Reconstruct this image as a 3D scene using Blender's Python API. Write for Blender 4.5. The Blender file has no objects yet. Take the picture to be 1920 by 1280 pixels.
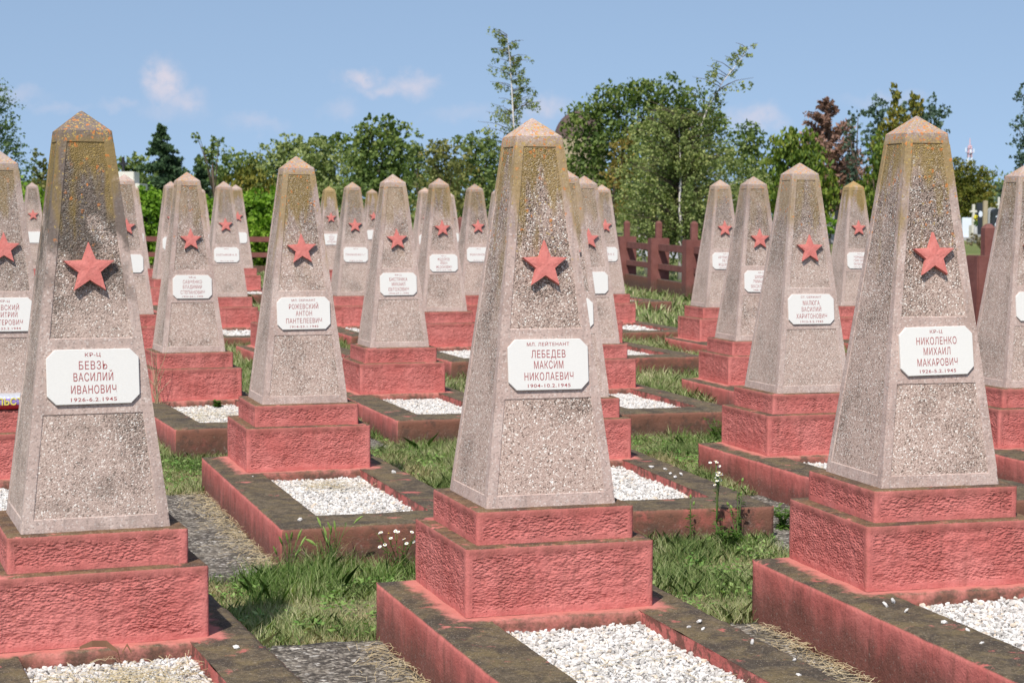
import bpy, bmesh, math, random
import numpy as np
from mathutils import Vector, Matrix, noise
C = bpy.context.scene.collection
R = math.radians
rng = np.random.default_rng(7)
random.seed(7)

# ------------------------------------------------------------------ camera, world, sun
FPX, ZC, PITCH, ROLL = 3440.4, 1.6261, 0.067, 0.0036       # focal length in photo pixels, eye height, tilt
cam = bpy.data.cameras.new('camera'); camo = bpy.data.objects.new('camera', cam); C.objects.link(camo)
cam.sensor_width = 36; cam.lens = FPX/1920*36; cam.clip_end = 3000; cam.clip_start = .1
camo.matrix_world = Matrix.Translation((0, 0, ZC)) @ Matrix.Rotation(math.pi/2-PITCH, 4, 'X') @ Matrix.Rotation(ROLL, 4, 'Z')
cam.dof.use_dof = True; cam.dof.focus_distance = 7.2; cam.dof.aperture_fstop = 10
bpy.context.scene.camera = camo
vs = bpy.context.scene.view_settings
vs.view_transform = 'Standard'; vs.look = 'None'; vs.gamma = 1; vs.exposure = 0.45
SUN = Vector((-0.235, -0.70, 1.0)).normalized()              # towards the sun
elev = math.asin(SUN.z); azim = math.atan2(SUN.x, SUN.y)
w = bpy.data.worlds.new('World'); bpy.context.scene.world = w; w.use_nodes = True
sl = bpy.data.lights.new('sun', 'SUN'); sl.energy = 4.0; sl.angle = R(.53); sl.color = (1, .945, .87)
so = bpy.data.objects.new('sun', sl); C.objects.link(so)
so.rotation_euler = SUN.to_track_quat('Z', 'Y').to_euler()

class N:
    """small node-tree writer"""
    def __init__(s, tree): s.t = tree; s.n = tree.nodes; s.l = tree.links
    def node(s, typ, ins=None, **kw):
        n = s.n.new(typ)
        for k, v in kw.items(): setattr(n, k, v)
        for k, v in (ins or {}).items(): s.put(n, k, v)
        return n
    def put(s, n, k, v):
        sock = n.inputs[k]
        if isinstance(v, bpy.types.NodeSocket): s.l.new(v, sock)
        elif isinstance(v, bpy.types.Node): s.l.new(v.outputs[0], sock)
        else:
            if hasattr(sock, 'default_value') and sock.type == 'RGBA' and len(v) == 3: v = (*v, 1)
            sock.default_value = v
    def math(s, op, a, b=None, c=None, clamp=False):
        n = s.node('ShaderNodeMath', operation=op, use_clamp=clamp)
        for i, v in enumerate((a, b, c)):
            if v is not None: s.put(n, i, v)
        return n.outputs[0]
    def mix(s, f, a, b, blend='MIX'):
        n = s.node('ShaderNodeMix', data_type='RGBA', blend_type=blend)
        s.put(n, 0, f); s.put(n, 6, a); s.put(n, 7, b)
        return n.outputs[2]
    def vmath(s, op, a, b=None):
        n = s.node('ShaderNodeVectorMath', operation=op); s.put(n, 0, a)
        if b is not None: s.put(n, 1, b)
        return n.outputs[0]
    def noise(s, vec, scale, detail=3, rough=.55, dist=0.0):
        n = s.node('ShaderNodeTexNoise', {'Vector': vec, 'Scale': scale, 'Detail': detail, 'Roughness': rough, 'Distortion': dist})
        return n.outputs[0]
    def ramp(s, f, stops, interp='LINEAR'):
        n = s.node('ShaderNodeValToRGB'); s.put(n, 0, f); cr = n.color_ramp; cr.interpolation = interp
        while len(cr.elements) < len(stops): cr.elements.new(.5)
        for e, (p, c) in zip(cr.elements, stops):
            e.position = p; e.color = (*c, 1) if len(c) == 3 else c
        return n.outputs[0]
    def step(s, f, lo, hi):
        n = s.node('ShaderNodeMapRange', interpolation_type='SMOOTHSTEP')
        s.put(n, 0, f); n.inputs[1].default_value = lo; n.inputs[2].default_value = hi
        return n.outputs[0]
    def bump(s, h, dist, strength=1.0, normal=None):
        n = s.node('ShaderNodeBump', {'Height': h, 'Distance': dist, 'Strength': strength})
        if normal is not None: s.put(n, 'Normal', normal)
        return n.outputs[0]

nw = N(w.node_tree)
bg = nw.n['Background']
sky = nw.node('ShaderNodeTexSky', sky_type='NISHITA', sun_disc=False, sun_elevation=elev, sun_rotation=azim,
              air_density=1.0, dust_density=0.4, ozone_density=1.6)
bg.inputs[1].default_value = .118
# a few pale summer clouds low in the sky
tc = nw.node('ShaderNodeTexCoord').outputs['Generated']
nrm = nw.vmath('NORMALIZE', tc)
nw.put(sky, 'Vector', nw.vmath('ADD', nw.vmath('MULTIPLY', nrm, (1, 1, .72)), (0, 0, .27)))
def skydir(px, py):
    a = math.atan(-(py-640)/FPX)-PITCH
    v = Vector(((px-960)/FPX*math.cos(a), math.cos(a), math.sin(a)*1.0)); return v.normalized()
wob = nw.node('ShaderNodeTexNoise', {'Vector': nrm, 'Scale': 55, 'Detail': 6, 'Roughness': .58})
wobv = nw.vmath('SUBTRACT', wob.outputs['Color'], (.5, .5, .5))
warp = nw.node('ShaderNodeVectorMath', operation='SCALE'); nw.put(warp, 0, wobv); warp.inputs['Scale'].default_value = .024
pos = nw.vmath('ADD', nrm, warp.outputs[0])
tot = None
for px, py, rx, ry, a in [(312,160,34,40,.95),(350,188,42,26,.6),(330,205,60,26,.25),(680,152,34,18,.75),(725,172,60,15,.55),(770,158,44,20,.7),(640,208,30,18,.3),
                          (1020,196,44,24,.55),(975,230,60,24,.25),(1410,225,55,22,.6),(480,238,50,18,.3),(30,182,60,16,.3),(110,205,60,12,.25),(230,198,30,12,.3),
                          (1660,190,70,16,.3),(1260,170,60,14,.15),(870,215,70,16,.2)]:
    d = skydir(px, py)
    df = nw.vmath('SUBTRACT', pos, tuple(d))
    q = nw.vmath('MULTIPLY', df, (FPX/rx, FPX/rx*.0+1, FPX/ry))
    L = nw.node('ShaderNodeVectorMath', operation='LENGTH'); nw.put(L, 0, q)
    m = nw.math('MULTIPLY', nw.math('SUBTRACT', 1.0, nw.step(L.outputs['Value'], .0, 1.5)), a)
    tot = m if tot is None else nw.math('MAXIMUM', tot, m)
fine = nw.noise(nrm, 160, 5, .6)
tot = nw.math('MULTIPLY', tot, nw.step(fine, .05, .60))
base = nw.mix(1.0, sky.outputs[0], (1.34, 1.21, 1.07), 'MULTIPLY')
skycol = nw.mix(nw.math('MULTIPLY', tot, .85), base, (4.9, 4.45, 4.85))
nw.l.new(skycol, bg.inputs[0])

# ------------------------------------------------------------------ helpers
def px(u, v, d):
    """world point seen at photo pixel (u, v) at distance d"""
    a = math.atan(-(v-640)/FPX)-PITCH
    return Vector(((u-960)/FPX*d, d, ZC+d*math.tan(a)))
def tag(o, label=None, cat=None, group=None, kind=None):
    if label: o['label'] = label
    if cat: o['category'] = cat
    if group: o['group'] = group
    if kind: o['kind'] = kind
    return o
def mesh(name, verts, faces, mats, mi=None, smooth=False):
    me = bpy.data.meshes.new(name); me.from_pydata([tuple(v) for v in verts], [], [tuple(f) for f in faces])
    for m in (mats if isinstance(mats, (list, tuple)) else [mats]): me.materials.append(m)
    if mi is not None: me.polygons.foreach_set('material_index', np.array(mi, dtype=np.int32))
    if smooth: me.polygons.foreach_set('use_smooth', np.ones(len(me.polygons), dtype=bool))
    me.update(); return me
def quads_mesh(name, V, nper, mat, smooth=False):
    """V: (n*nper,3) array, every nper verts one polygon"""
    V = np.asarray(V, dtype=np.float32).reshape(-1, 3); n = len(V)//nper
    me = bpy.data.meshes.new(name)
    me.vertices.add(len(V)); me.vertices.foreach_set('co', V.ravel())
    me.loops.add(len(V)); me.loops.foreach_set('vertex_index', np.arange(len(V), dtype=np.int32))
    me.polygons.add(n); me.polygons.foreach_set('loop_start', (np.arange(n)*nper).astype(np.int32))
    me.materials.append(mat); me.update(calc_edges=True); me.validate(); return me
def ob(name, me, parent=None, loc=None):
    o = bpy.data.objects.new(name, me); C.objects.link(o)
    if parent: o.parent = parent
    if loc is not None: o.location = loc
    return o
def empty(name, loc, rz=0):
    o = bpy.data.objects.new(name, None); C.objects.link(o); o.location = loc; o.rotation_euler = (0, 0, rz); o.empty_display_size = .1
    return o
def from_bm(name, bm, mats, smooth=False):
    me = bpy.data.meshes.new(name); bm.to_mesh(me); bm.free()
    for m in (mats if isinstance(mats, (list, tuple)) else [mats]): me.materials.append(m)
    if smooth: me.polygons.foreach_set('use_smooth', np.ones(len(me.polygons), dtype=bool))
    return me
def tube(pts, rad, seg=8, V=None, F=None):
    V = [] if V is None else V; F = [] if F is None else F
    pts = [Vector(p) for p in pts]; b0 = len(V)
    for i, p in enumerate(pts):
        t = (pts[min(i+1, len(pts)-1)]-pts[max(i-1, 0)]).normalized()
        a = t.cross(Vector((0, 0, 1)) if abs(t.z) < .9 else Vector((1, 0, 0))).normalized(); b = t.cross(a)
        for k in range(seg):
            an = 2*math.pi*k/seg
            V.append(p+(a*math.cos(an)+b*math.sin(an))*rad[i])
    for i in range(len(pts)-1):
        for k in range(seg):
            k2 = (k+1) % seg
            F.append((b0+i*seg+k, b0+i*seg+k2, b0+(i+1)*seg+k2, b0+(i+1)*seg+k))
    F.append(tuple(b0+k for k in range(seg))[::-1]); F.append(tuple(b0+(len(pts)-1)*seg+k for k in range(seg)))
    return V, F
def boxes(lst, bevel=0):
    bm = bmesh.new()
    for x0, x1, y0, y1, z0, z1 in lst:
        r = bmesh.ops.create_cube(bm, size=1)
        for v in r['verts']:
            v.co = Vector(((x0+x1)/2+v.co.x*(x1-x0), (y0+y1)/2+v.co.y*(y1-y0), (z0+z1)/2+v.co.z*(z1-z0)))
    if bevel: bmesh.ops.bevel(bm, geom=bm.edges[:], offset=bevel, segments=2, affect='EDGES')
    return bm

# ------------------------------------------------------------------ materials
def material(name):
    m = bpy.data.materials.new(name); m.use_nodes = True
    t = N(m.node_tree); b = t.n['Principled BSDF']
    t.put(b, 'Specular IOR Level', .25)
    return m, t, b
def coords(t, per_object=True):
    c = t.node('ShaderNodeTexCoord').outputs['Object']
    if not per_object: return c, c
    oi = t.node('ShaderNodeObjectInfo')
    r = t.math('MULTIPLY', oi.outputs['Random'], 37.0)
    cc = t.node('ShaderNodeCombineXYZ'); t.put(cc, 0, r); t.put(cc, 1, t.math('MULTIPLY', r, 1.7)); t.put(cc, 2, r)
    return t.vmath('ADD', c, cc.outputs[0]), c
def lichen_layer(t, col, vec, raw, top):
    """orange and yellow lichen spots and grey dirt near the top of a stone; object colour: r lichen, g dirt, b yellow wash"""
    oi = t.node('ShaderNodeObjectInfo'); sc = t.node('ShaderNodeSeparateColor'); t.put(sc, 0, oi.outputs['Color'])
    z = t.node('ShaderNodeSeparateXYZ'); t.put(z, 0, raw); z = z.outputs[2]
    hi = t.step(z, top-.78, top-.10); vhi = t.step(z, top-.17, top-.03)
    n1 = t.noise(vec, 9, 4); 
    dirt = t.math('MULTIPLY', t.math('ADD', .25, t.math('MULTIPLY', hi, .75)), t.math('MULTIPLY', t.step(t.math('ADD', n1, t.math('MULTIPLY', hi, .36)), .52, .72), sc.outputs[1]))
    col = t.mix(dirt, col, t.mix(.70, col, (.050, .042, .032)))
    streak = t.vmath('MULTIPLY', vec, (14, 14, 2.2))
    tip = t.math('ADD', t.math('SUBTRACT', 1.0, t.step(z, top-.12, top-.07)), t.step(sc.outputs[2], .88, .94), clamp=True)
    yel = t.math('MULTIPLY', t.math('MULTIPLY', tip, t.step(t.math('ADD', t.noise(streak, 1, 3), t.math('MULTIPLY', t.step(z, top-.50, top-.05), .30)), .56, .74)), t.math('MULTIPLY', t.math('MULTIPLY', sc.outputs[2], .74), t.step(z, top-.85, top-.40)))
    col = t.mix(yel, col, (.26, .175, .035))
    for scale, colr, thr, sd in ((55, (.52, .19, .05), .36, 3.1), (95, (.42, .30, .10), .40, 9.7)):
        wn = t.node('ShaderNodeTexNoise', {'Vector': vec, 'Scale': scale*1.6, 'Detail': 3})
        v = t.node('ShaderNodeTexVoronoi', {'Vector': t.vmath('ADD', t.vmath('ADD', vec, (sd, sd, sd)), t.vmath('MULTIPLY', wn.outputs['Color'], (.022, .022, .022))), 'Scale': scale, 'Randomness': 1})
        rnd = t.node('ShaderNodeSeparateColor'); t.put(rnd, 0, v.outputs['Color'])
        clump = t.noise(t.vmath('ADD', vec, (sd, 0, sd)), 14, 3)
        lim = t.math('MULTIPLY', t.math('ADD', t.math('MULTIPLY', vhi, 1.1), t.math('MULTIPLY', hi, .26)), sc.outputs[0])
        on = t.step(t.math('SUBTRACT', t.math('MULTIPLY', lim, t.math('MULTIPLY', clump, 1.9)), rnd.outputs[0]), .0, .10)
        spot = t.math('MULTIPLY', on, t.math('SUBTRACT', 1.0, t.step(t.math('ADD', v.outputs['Distance'], t.math('MULTIPLY', t.noise(vec, 160, 2), .25)), thr, thr+.2)))
        col = t.mix(t.math('MULTIPLY', spot, .85), col, colr)
    return col
OBTOP = 1.40
def m_smooth():
    m, t, b = material('weathered smooth concrete'); v, raw = coords(t)
    n = t.noise(v, 6, 5, .6); f = t.noise(v, 170, 3, .7)
    col = t.ramp(n, [(.28, (.36, .262, .225)), (.5, (.46, .342, .298)), (.72, (.52, .408, .358))])
    col = t.mix(t.math('MULTIPLY', t.step(f, .60, .70), .5), col, (.17, .135, .12))
    col = t.mix(t.math('MULTIPLY', t.step(f, .36, .28), .45), col, (.55, .48, .44))
    oi = t.node('ShaderNodeObjectInfo'); col = t.mix(t.math('MULTIPLY', oi.outputs['Random'], .25), col, (.385, .325, .285))
    grit = t.node('ShaderNodeTexVoronoi', {'Vector': v, 'Scale': 190}); gs = t.node('ShaderNodeSeparateColor'); t.put(gs, 0, grit.outputs['Color'])
    col = t.mix(t.math('MULTIPLY', t.math('GREATER_THAN', gs.outputs[0], .90), .45), col, (.66, .60, .55)); col = t.mix(t.math('MULTIPLY', t.math('LESS_THAN', gs.outputs[0], .10), .40), col, (.16, .125, .11))
    st = t.noise(t.vmath('MULTIPLY', v, (60, 60, 2.0)), 1, 3)
    col = t.mix(t.math('MULTIPLY', t.step(st, .5, .75), .35), col, (.22, .18, .165))
    col = lichen_layer(t, col, v, raw, OBTOP)
    t.put(b, 'Base Color', col); t.put(b, 'Roughness', .92)
    h = t.math('ADD', t.math('MULTIPLY', f, .6), t.noise(v, 45, 4))
    t.put(b, 'Normal', t.bump(h, .0028)); return m
def m_aggregate():
    m, t, b = material('exposed pebble aggregate'); v, raw = coords(t)
    wv = t.node('ShaderNodeTexNoise', {'Vector': v, 'Scale': 90, 'Detail': 2})
    v2 = t.vmath('ADD', v, t.vmath('MULTIPLY', wv.outputs['Color'], (.007, .007, .007)))
    vo = t.node('ShaderNodeTexVoronoi', {'Vector': v2, 'Scale': 225, 'Randomness': 1})
    sc = t.node('ShaderNodeSeparateColor'); t.put(sc, 0, vo.outputs['Color'])
    big = t.noise(v, 3.4, 5, .65)
    z = t.node('ShaderNodeSeparateXYZ'); t.put(z, 0, raw)
    worn = t.step(t.math('ADD', big, t.math('MULTIPLY', z.outputs[2], .17)), .50, .78)     # rain has washed the grit barer higher up
    g = sc.outputs[0]
    lo = t.ramp(g, [(0, (.18, .13, .105)), (.07, (.41, .295, .245)), (.30, (.51, .38, .322)), (.55, (.45, .332, .280)), (.72, (.56, .432, .368)), (.88, (.66, .55, .48)), (.955, (.84, .79, .72))], 'CONSTANT')
    hi = t.ramp(g, [(0, (.085, .062, .048)), (.18, (.30, .215, .176)), (.42, (.43, .32, .265)), (.60, (.27, .195, .160)), (.68, (.50, .39, .325)), (.87, (.66, .58, .51)), (.945, (.84, .80, .74))], 'CONSTANT')
    col = t.mix(worn, lo, hi)
    gap = t.step(vo.outputs['Distance'], .40, .75)
    col = t.mix(t.math('MULTIPLY', gap, t.math('ADD', .20, t.math('MULTIPLY', worn, .26))), col, (.13, .10, .085))
    oi = t.node('ShaderNodeObjectInfo')
    col = t.mix(t.math('MULTIPLY', oi.outputs['Random'], .25), col, (.385, .325, .285))
    col = lichen_layer(t, col, v, raw, OBTOP)
    t.put(b, 'Base Color', col); t.put(b, 'Roughness', .88)
    h = t.math('ADD', t.math('SUBTRACT', 1.0, vo.outputs['Distance']), t.math('MULTIPLY', sc.outputs[1], .5))
    t.put(b, 'Normal', t.bump(h, t.math('ADD', .0013, t.math('MULTIPLY', worn, .0022)))); return m
Z1_, Z2_ = .6067, .4867
def m_paint(name, base, fade, moss, side_dirt, moss_amt, low=None, front=None, pocks=.0, inner=0, topz=0):
    """old red masonry paint: stains, streaks, moss on the upward faces, soil splash near the ground, grimier front"""
    m, t, b = material(name); v, raw = coords(t)
    ge = t.node('ShaderNodeNewGeometry'); nz = t.node('ShaderNodeSeparateXYZ')
    tn = t.node('ShaderNodeTexCoord').outputs['Normal']; t.put(nz, 0, tn)
    up = t.step(nz.outputs[2], .55, .8)
    sp = t.node('ShaderNodeSeparateXYZ'); t.put(sp, 0, raw)
    n1 = t.noise(v, 4.5, 5, .6); n2 = t.noise(v, 28, 4, .6); n3 = t.noise(v, 140, 3, .6)
    col = t.mix(t.step(n1, .3, .7), base, fade)
    col = t.mix(t.math('MULTIPLY', t.step(n2, .5, .75), .35), col, tuple(c*.62 for c in base))
    st = t.noise(t.vmath('MULTIPLY', v, (26, 26, 2.4)), 1, 4, .6)
    col = t.mix(t.math('MULTIPLY', t.step(st, .50, .74), side_dirt), col, (.20, .075, .058))
    pale = t.step(t.noise(t.vmath('ADD', v, (5, 2, 1)), 11, 5, .7), .70, .76)
    col = t.mix(t.math('MULTIPLY', pale, .45), col, (.62, .42, .38))
    if front:   # dirt washed down the exposed end face
        fr = t.math('MULTIPLY', t.step(nz.outputs[1], -.55, -.8), t.step(t.math('ADD', n1, t.math('MULTIPLY', n2, .35)), .38, .66))
        col = t.mix(t.math('MULTIPLY', fr, front), col, (.175, .082, .055))
        fr2 = t.math('MULTIPLY', t.step(nz.outputs[1], -.55, -.8), t.step(t.noise(v, 13, 5, .7), .52, .62))
        col = t.mix(t.math('MULTIPLY', fr2, front*.62), col, (.075, .052, .040))
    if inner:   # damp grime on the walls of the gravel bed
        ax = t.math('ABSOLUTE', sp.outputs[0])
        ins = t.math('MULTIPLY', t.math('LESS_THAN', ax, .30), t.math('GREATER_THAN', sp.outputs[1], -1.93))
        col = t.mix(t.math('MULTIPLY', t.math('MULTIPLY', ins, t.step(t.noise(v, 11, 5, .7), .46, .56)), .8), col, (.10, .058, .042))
    if low:
        k = t.step(t.math('ADD', sp.outputs[2], t.math('MULTIPLY', t.noise(t.vmath('MULTIPLY', v, (9, 9, 3)), 1, 4, .6), -.20)), low, low-.13)
        col = t.mix(t.math('MULTIPLY', k, .72), col, (.085, .052, .038))
        spk = t.step(t.noise(v, 60, 4, .7), .58, .66)
        col = t.mix(t.math('MULTIPLY', t.math('MULTIPLY', spk, k), .5), col, (.34, .30, .26))
    mo = t.mix(t.step(n2, .38, .62), moss, tuple(c*.55 for c in moss))
    mo = t.mix(t.math('MULTIPLY', t.step(t.noise(v, 9, 5, .65), .46, .62), .75), mo, (.145, .108, .052))
    mo = t.mix(t.math('MULTIPLY', t.step(t.noise(t.vmath('ADD', v, (1, 9, 4)), 6, 5, .7), .48, .60), .75), mo, (.040, .032, .026))
    mo = t.mix(t.math('MULTIPLY', t.step(t.noise(v, 75, 4, .75), .50, .62), .55), mo, tuple(c*.42 for c in moss))
    mo = t.mix(t.math('MULTIPLY', t.step(t.noise(t.vmath('ADD', v, (7, 1, 4)), 90, 4, .75), .55, .66), .5), mo, (.24, .17, .11))
    mo = t.mix(t.math('MULTIPLY', t.step(t.noise(v, 130, 3, .8), .60, .66), .6), mo, (.42, .37, .30))
    bare = t.step(t.math('ADD', t.noise(t.vmath('ADD', v, (3, 8, 2)), 7, 5, .65), t.math('MULTIPLY', n3, .10)), .62+.18*(moss_amt-.5), .70+.18*(moss_amt-.5))
    cover = t.math('MULTIPLY', up, t.math('SUBTRACT', 1.0, t.math('MULTIPLY', bare, .85)))
    cover = t.math('MULTIPLY', cover, min(1, moss_amt+.35))
    col = t.mix(cover, col, mo)
    if inner:   # fresh paint slopped on the kerb round the foot of the plinth
        dd = t.math('MAXIMUM', t.math('ABSOLUTE', sp.outputs[0]), t.math('ABSOLUTE', sp.outputs[1]))
        slop = t.step(t.math('ADD', dd, t.math('MULTIPLY', t.noise(v, 12, 4, .7), .16)), .51, .455)
        col = t.mix(t.math('MULTIPLY', slop, .88), col, t.mix(n2, (.46, .125, .105), (.60, .24, .20)))
    if topz:   # soot and rain stains gather under the upper edge
        zz = t.math('ADD', sp.outputs[2], t.math('MULTIPLY', t.noise(t.vmath('MULTIPLY', v, (16, 16, 3)), 1, 4, .6), .12))
        side = t.math('SUBTRACT', 1.0, up)
        for z1_ in (Z1_, Z2_):
            k = t.math('MULTIPLY', t.step(zz, z1_+.005, z1_+.065), t.math('LESS_THAN', sp.outputs[2], z1_+.001))
            col = t.mix(t.math('MULTIPLY', t.math('MULTIPLY', k, side), .55), col, (.17, .062, .045))
        patch = t.math('MULTIPLY', t.step(t.noise(t.vmath('ADD', v, (2, 6, 3)), 4.2, 5, .7), .58, .72), side)
        fl_ = t.step(t.noise(v, 55, 4, .7), .42, .58)
        col = t.mix(t.math('MULTIPLY', t.math('MULTIPLY', patch, fl_), .55), col, (.15, .055, .042))
    t.put(b, 'Base Color', col); t.put(b, 'Roughness', .88)
    h = t.math('ADD', t.math('MULTIPLY', n3, .5), n2)
    if pocks:   # hand-thrown render: small overhanging chips, wider than high
        wv = t.node('ShaderNodeTexNoise', {'Vector': v, 'Scale': 30, 'Detail': 3})
        vv = t.vmath('ADD', t.vmath('MULTIPLY', v, (1, 1, 1.9)), t.vmath('MULTIPLY', wv.outputs['Color'], (.022, .022, .022)))
        vo = t.node('ShaderNodeTexVoronoi', {'Vector': vv, 'Scale': 68, 'Randomness': 1, 'Smoothness': .35}, feature='SMOOTH_F1')
        reg = t.step(t.noise(v, 6, 3), .34, .60)
        hh = t.math('MULTIPLY', t.math('ADD', t.math('MULTIPLY', vo.outputs['Distance'], -1.3), t.math('MULTIPLY', t.noise(vv, 85, 4, .65), 1.0)), t.math('ADD', t.math('MULTIPLY', reg, .65), .35))
        t.put(b, 'Base Color', t.mix(t.math('MULTIPLY', t.step(vo.outputs['Distance'], .52, .85), .35), col, (.20, .045, .036)))
        t.put(b, 'Normal', t.bump(hh, .0062)); return m
    t.put(b, 'Normal', t.bump(h, .005)); return m
def m_plain(name, col, rough=.8, var=.25, scale=20, bump=.001, spec=.25, metal=0):
    m, t, b = material(name); v, raw = coords(t)
    n = t.noise(v, scale, 4)
    t.put(b, 'Base Color', t.mix(n, tuple(c*(1-var) for c in col), tuple(min(1, c*(1+var)) for c in col)))
    t.put(b, 'Roughness', rough); t.put(b, 'Specular IOR Level', spec); t.put(b, 'Metallic', metal)
    if bump: t.put(b, 'Normal', t.bump(t.noise(v, scale*4, 3), bump))
    return m
def m_leaf(name, cols, trans=.35, scale=.9, rough=.6):
    """leaf colours vary from leaf to leaf and from branch to branch"""
    m, t, b = material(name)
    g = t.node('ShaderNodeNewGeometry'); ri = g.outputs['Random Per Island']
    c = t.node('ShaderNodeTexCoord').outputs['Object']; n = t.noise(c, scale, 3)
    f = t.math('ADD', t.math('MULTIPLY', ri, .55), t.math('MULTIPLY', t.step(n, .3, .7), .45))
    k = len(cols)-1
    col = t.ramp(f, [(.08+.84*i/k, cc) for i, cc in enumerate(cols)])
    t.put(b, 'Base Color', col); t.put(b, 'Roughness', rough)
    tr = t.node('ShaderNodeBsdfTranslucent'); t.put(tr, 'Color', t.mix(1.0, col, (1.0, 1.15, .55), 'MULTIPLY'))
    mx = t.node('ShaderNodeMixShader'); t.put(mx, 0, trans); t.put(mx, 1, b.outputs[0]); t.put(mx, 2, tr.outputs[0])
    t.l.new(mx.outputs[0], t.n['Material Output'].inputs[0]); return m
def m_star():
    m, t, b = material('red painted cast stone'); v, raw = coords(t)
    n = t.noise(v, 26, 4, .6)
    col = t.mix(t.step(n, .35, .7), (.58, .195, .168), (.51, .150, .128))
    col = t.mix(t.math('MULTIPLY', t.step(t.noise(v, 120, 3, .7), .60, .68), .5), col, (.22, .07, .055))
    nz = t.node('ShaderNodeSeparateXYZ'); t.put(nz, 0, t.node('ShaderNodeTexCoord').outputs['Normal'])
    col = t.mix(t.math('MULTIPLY', t.step(nz.outputs[2], .35, .7), .75), col, (.40, .27, .05))   # lichen on the upper edges
    t.put(b, 'Base Color', col); t.put(b, 'Roughness', .85); t.put(b, 'Normal', t.bump(t.noise(v, 90, 4), .002)); return m
def m_gravel():
    m, t, b = material('white marble chippings')
    g = t.node('ShaderNodeNewGeometry'); c = t.node('ShaderNodeTexCoord').outputs['Object']
    col = t.ramp(g.outputs['Random Per Island'], [(0, (.30, .28, .26)), (.22, (.47, .45, .42)), (.6, (.60, .58, .55)), (.85, (.70, .68, .66)), (1, (.55, .45, .34))])
    col = t.mix(t.math('MULTIPLY', t.step(t.noise(c, 90, 3), .5, .75), .35), col, (.36, .32, .28))
    t.put(b, 'Base Color', col); t.put(b, 'Roughness', .7); return m
def m_ground():
    m, t, b = material('dry lawn soil'); v, raw = coords(t, False)
    col = t.ramp(t.noise(v, 1.3, 6, .65), [(.3, (.12, .13, .05)), (.5, (.19, .175, .085)), (.7, (.27, .225, .13))])
    col = t.mix(t.step(t.noise(v, 38, 4, .7), .5, .7), col, (.075, .06, .035))
    sp = t.node('ShaderNodeSeparateXYZ'); t.put(sp, 0, raw)
    far = t.step(sp.outputs[1], 44, 50)
    col = t.mix(far, col, t.ramp(t.noise(v, .35, 5, .6), [(.35, (.10, .135, .035)), (.55, (.16, .175, .06)), (.72, (.25, .22, .11))]))
    t.put(b, 'Base Color', col); t.put(b, 'Roughness', .95); t.put(b, 'Normal', t.bump(t.noise(v, 50, 4), .02)); return m
def m_slab():
    m, t, b = material('mottled old concrete'); v, raw = coords(t)
    wn = t.node('ShaderNodeTexNoise', {'Vector': v, 'Scale': 40, 'Detail': 3}); vo = t.node('ShaderNodeTexVoronoi', {'Vector': t.vmath('ADD', v, t.vmath('MULTIPLY', wn.outputs['Color'], (.03, .03, .03))), 'Scale': 62}); sc = t.node('ShaderNodeSeparateColor'); t.put(sc, 0, vo.outputs['Color'])
    col = t.ramp(sc.outputs[0], [(0, (.07, .062, .053)), (.3, (.16, .142, .12)), (.55, (.28, .25, .21)), (.8, (.42, .385, .33)), (.95, (.60, .57, .52))], 'CONSTANT')
    col = t.mix(t.math('MULTIPLY', t.step(vo.outputs['Distance'], .4, .8), .7), col, (.06, .052, .043))
    col = t.mix(t.math('MULTIPLY', t.step(t.noise(v, 3.5, 5, .6), .50, .64), .5), col, (.24, .21, .165))
    col = t.mix(t.math('MULTIPLY', t.step(t.noise(v, 8, 6, .75), .50, .60), .62), col, (.065, .056, .046))
    t.put(b, 'Base Color', col); t.put(b, 'Roughness', .95)
    t.put(b, 'Normal', t.bump(t.math('ADD', t.noise(v, 30, 5, .7), t.math('MULTIPLY', vo.outputs['Distance'], -.5)), .016)); return m

M = {}
M['smooth'] = m_smooth(); M['agg'] = m_aggregate()
M['plinth'] = m_paint('red plinth paint', (.475, .132, .115), (.565, .188, .166), (.175, .105, .055), .42, .62, topz=1)
M['plinth_rough'] = m_paint('rough red plinth render', (.475, .132, .115), (.565, .188, .166), (.175, .105, .055), .42, .62, pocks=1, topz=1)
M['kerb'] = m_paint('worn red kerb paint', (.42, .112, .095), (.52, .165, .142), (.125, .096, .060), .62, .70, low=.12, front=.95, inner=1)
M['star'] = m_star(); M['gravel'] = m_gravel(); M['ground'] = m_ground(); M['slab'] = m_slab()
M['plaque'] = m_plain('white plaque marble', (.665, .65, .615), .55, .05, 160, .0003)
M['letters'] = m_plain('faded red letter paint', (.33, .085, .085), .7, .3, 160, 0)
M['fence'] = m_paint('dark red fence paint', (.150, .054, .045), (.20, .080, .068), (.16, .09, .07), .6, .5, low=.22)
M['fencewall'] = m_paint('stained red fence wall', (.15, .065, .045), (.18, .08, .05), (.16, .12, .09), .8, .7, low=.3)
M['bark'] = m_plain('brown bark', (.10, .075, .055), .95, .4, 9, .02)
M['birch'] = m_plain('white birch bark', (.62, .58, .54), .8, .28, 12, .003)
M['greystone'] = m_plain('grey granite', (.34, .34, .34), .6, .2, 30, .001)
M['whitestone'] = m_plain('pale limestone', (.62, .60, .53), .85, .12, 12, .002)
M['blackstone'] = m_plain('black polished granite', (.03, .032, .036), .25, .3, 60, 0, .5)
M['iron'] = m_plain('black iron', (.02, .02, .024), .6, .2, 30, 0)
M['beigestone'] = m_plain('beige stone', (.36, .30, .20), .9, .2, 10, .002)
M['asphalt'] = m_plain('pale path concrete', (.36, .36, .37), .9, .15, 1.5, .002)
M['brownroof'] = m_plain('brown copper dome', (.105, .068, .060), .6, .2, 2, .004)
M['mast_white_hazed'] = m_plain('haze-tinted mast white', (.66, .72, .80), .6, .05, 2, 0)  # distance haze put into the colour: white tinted towards the sky
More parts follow.
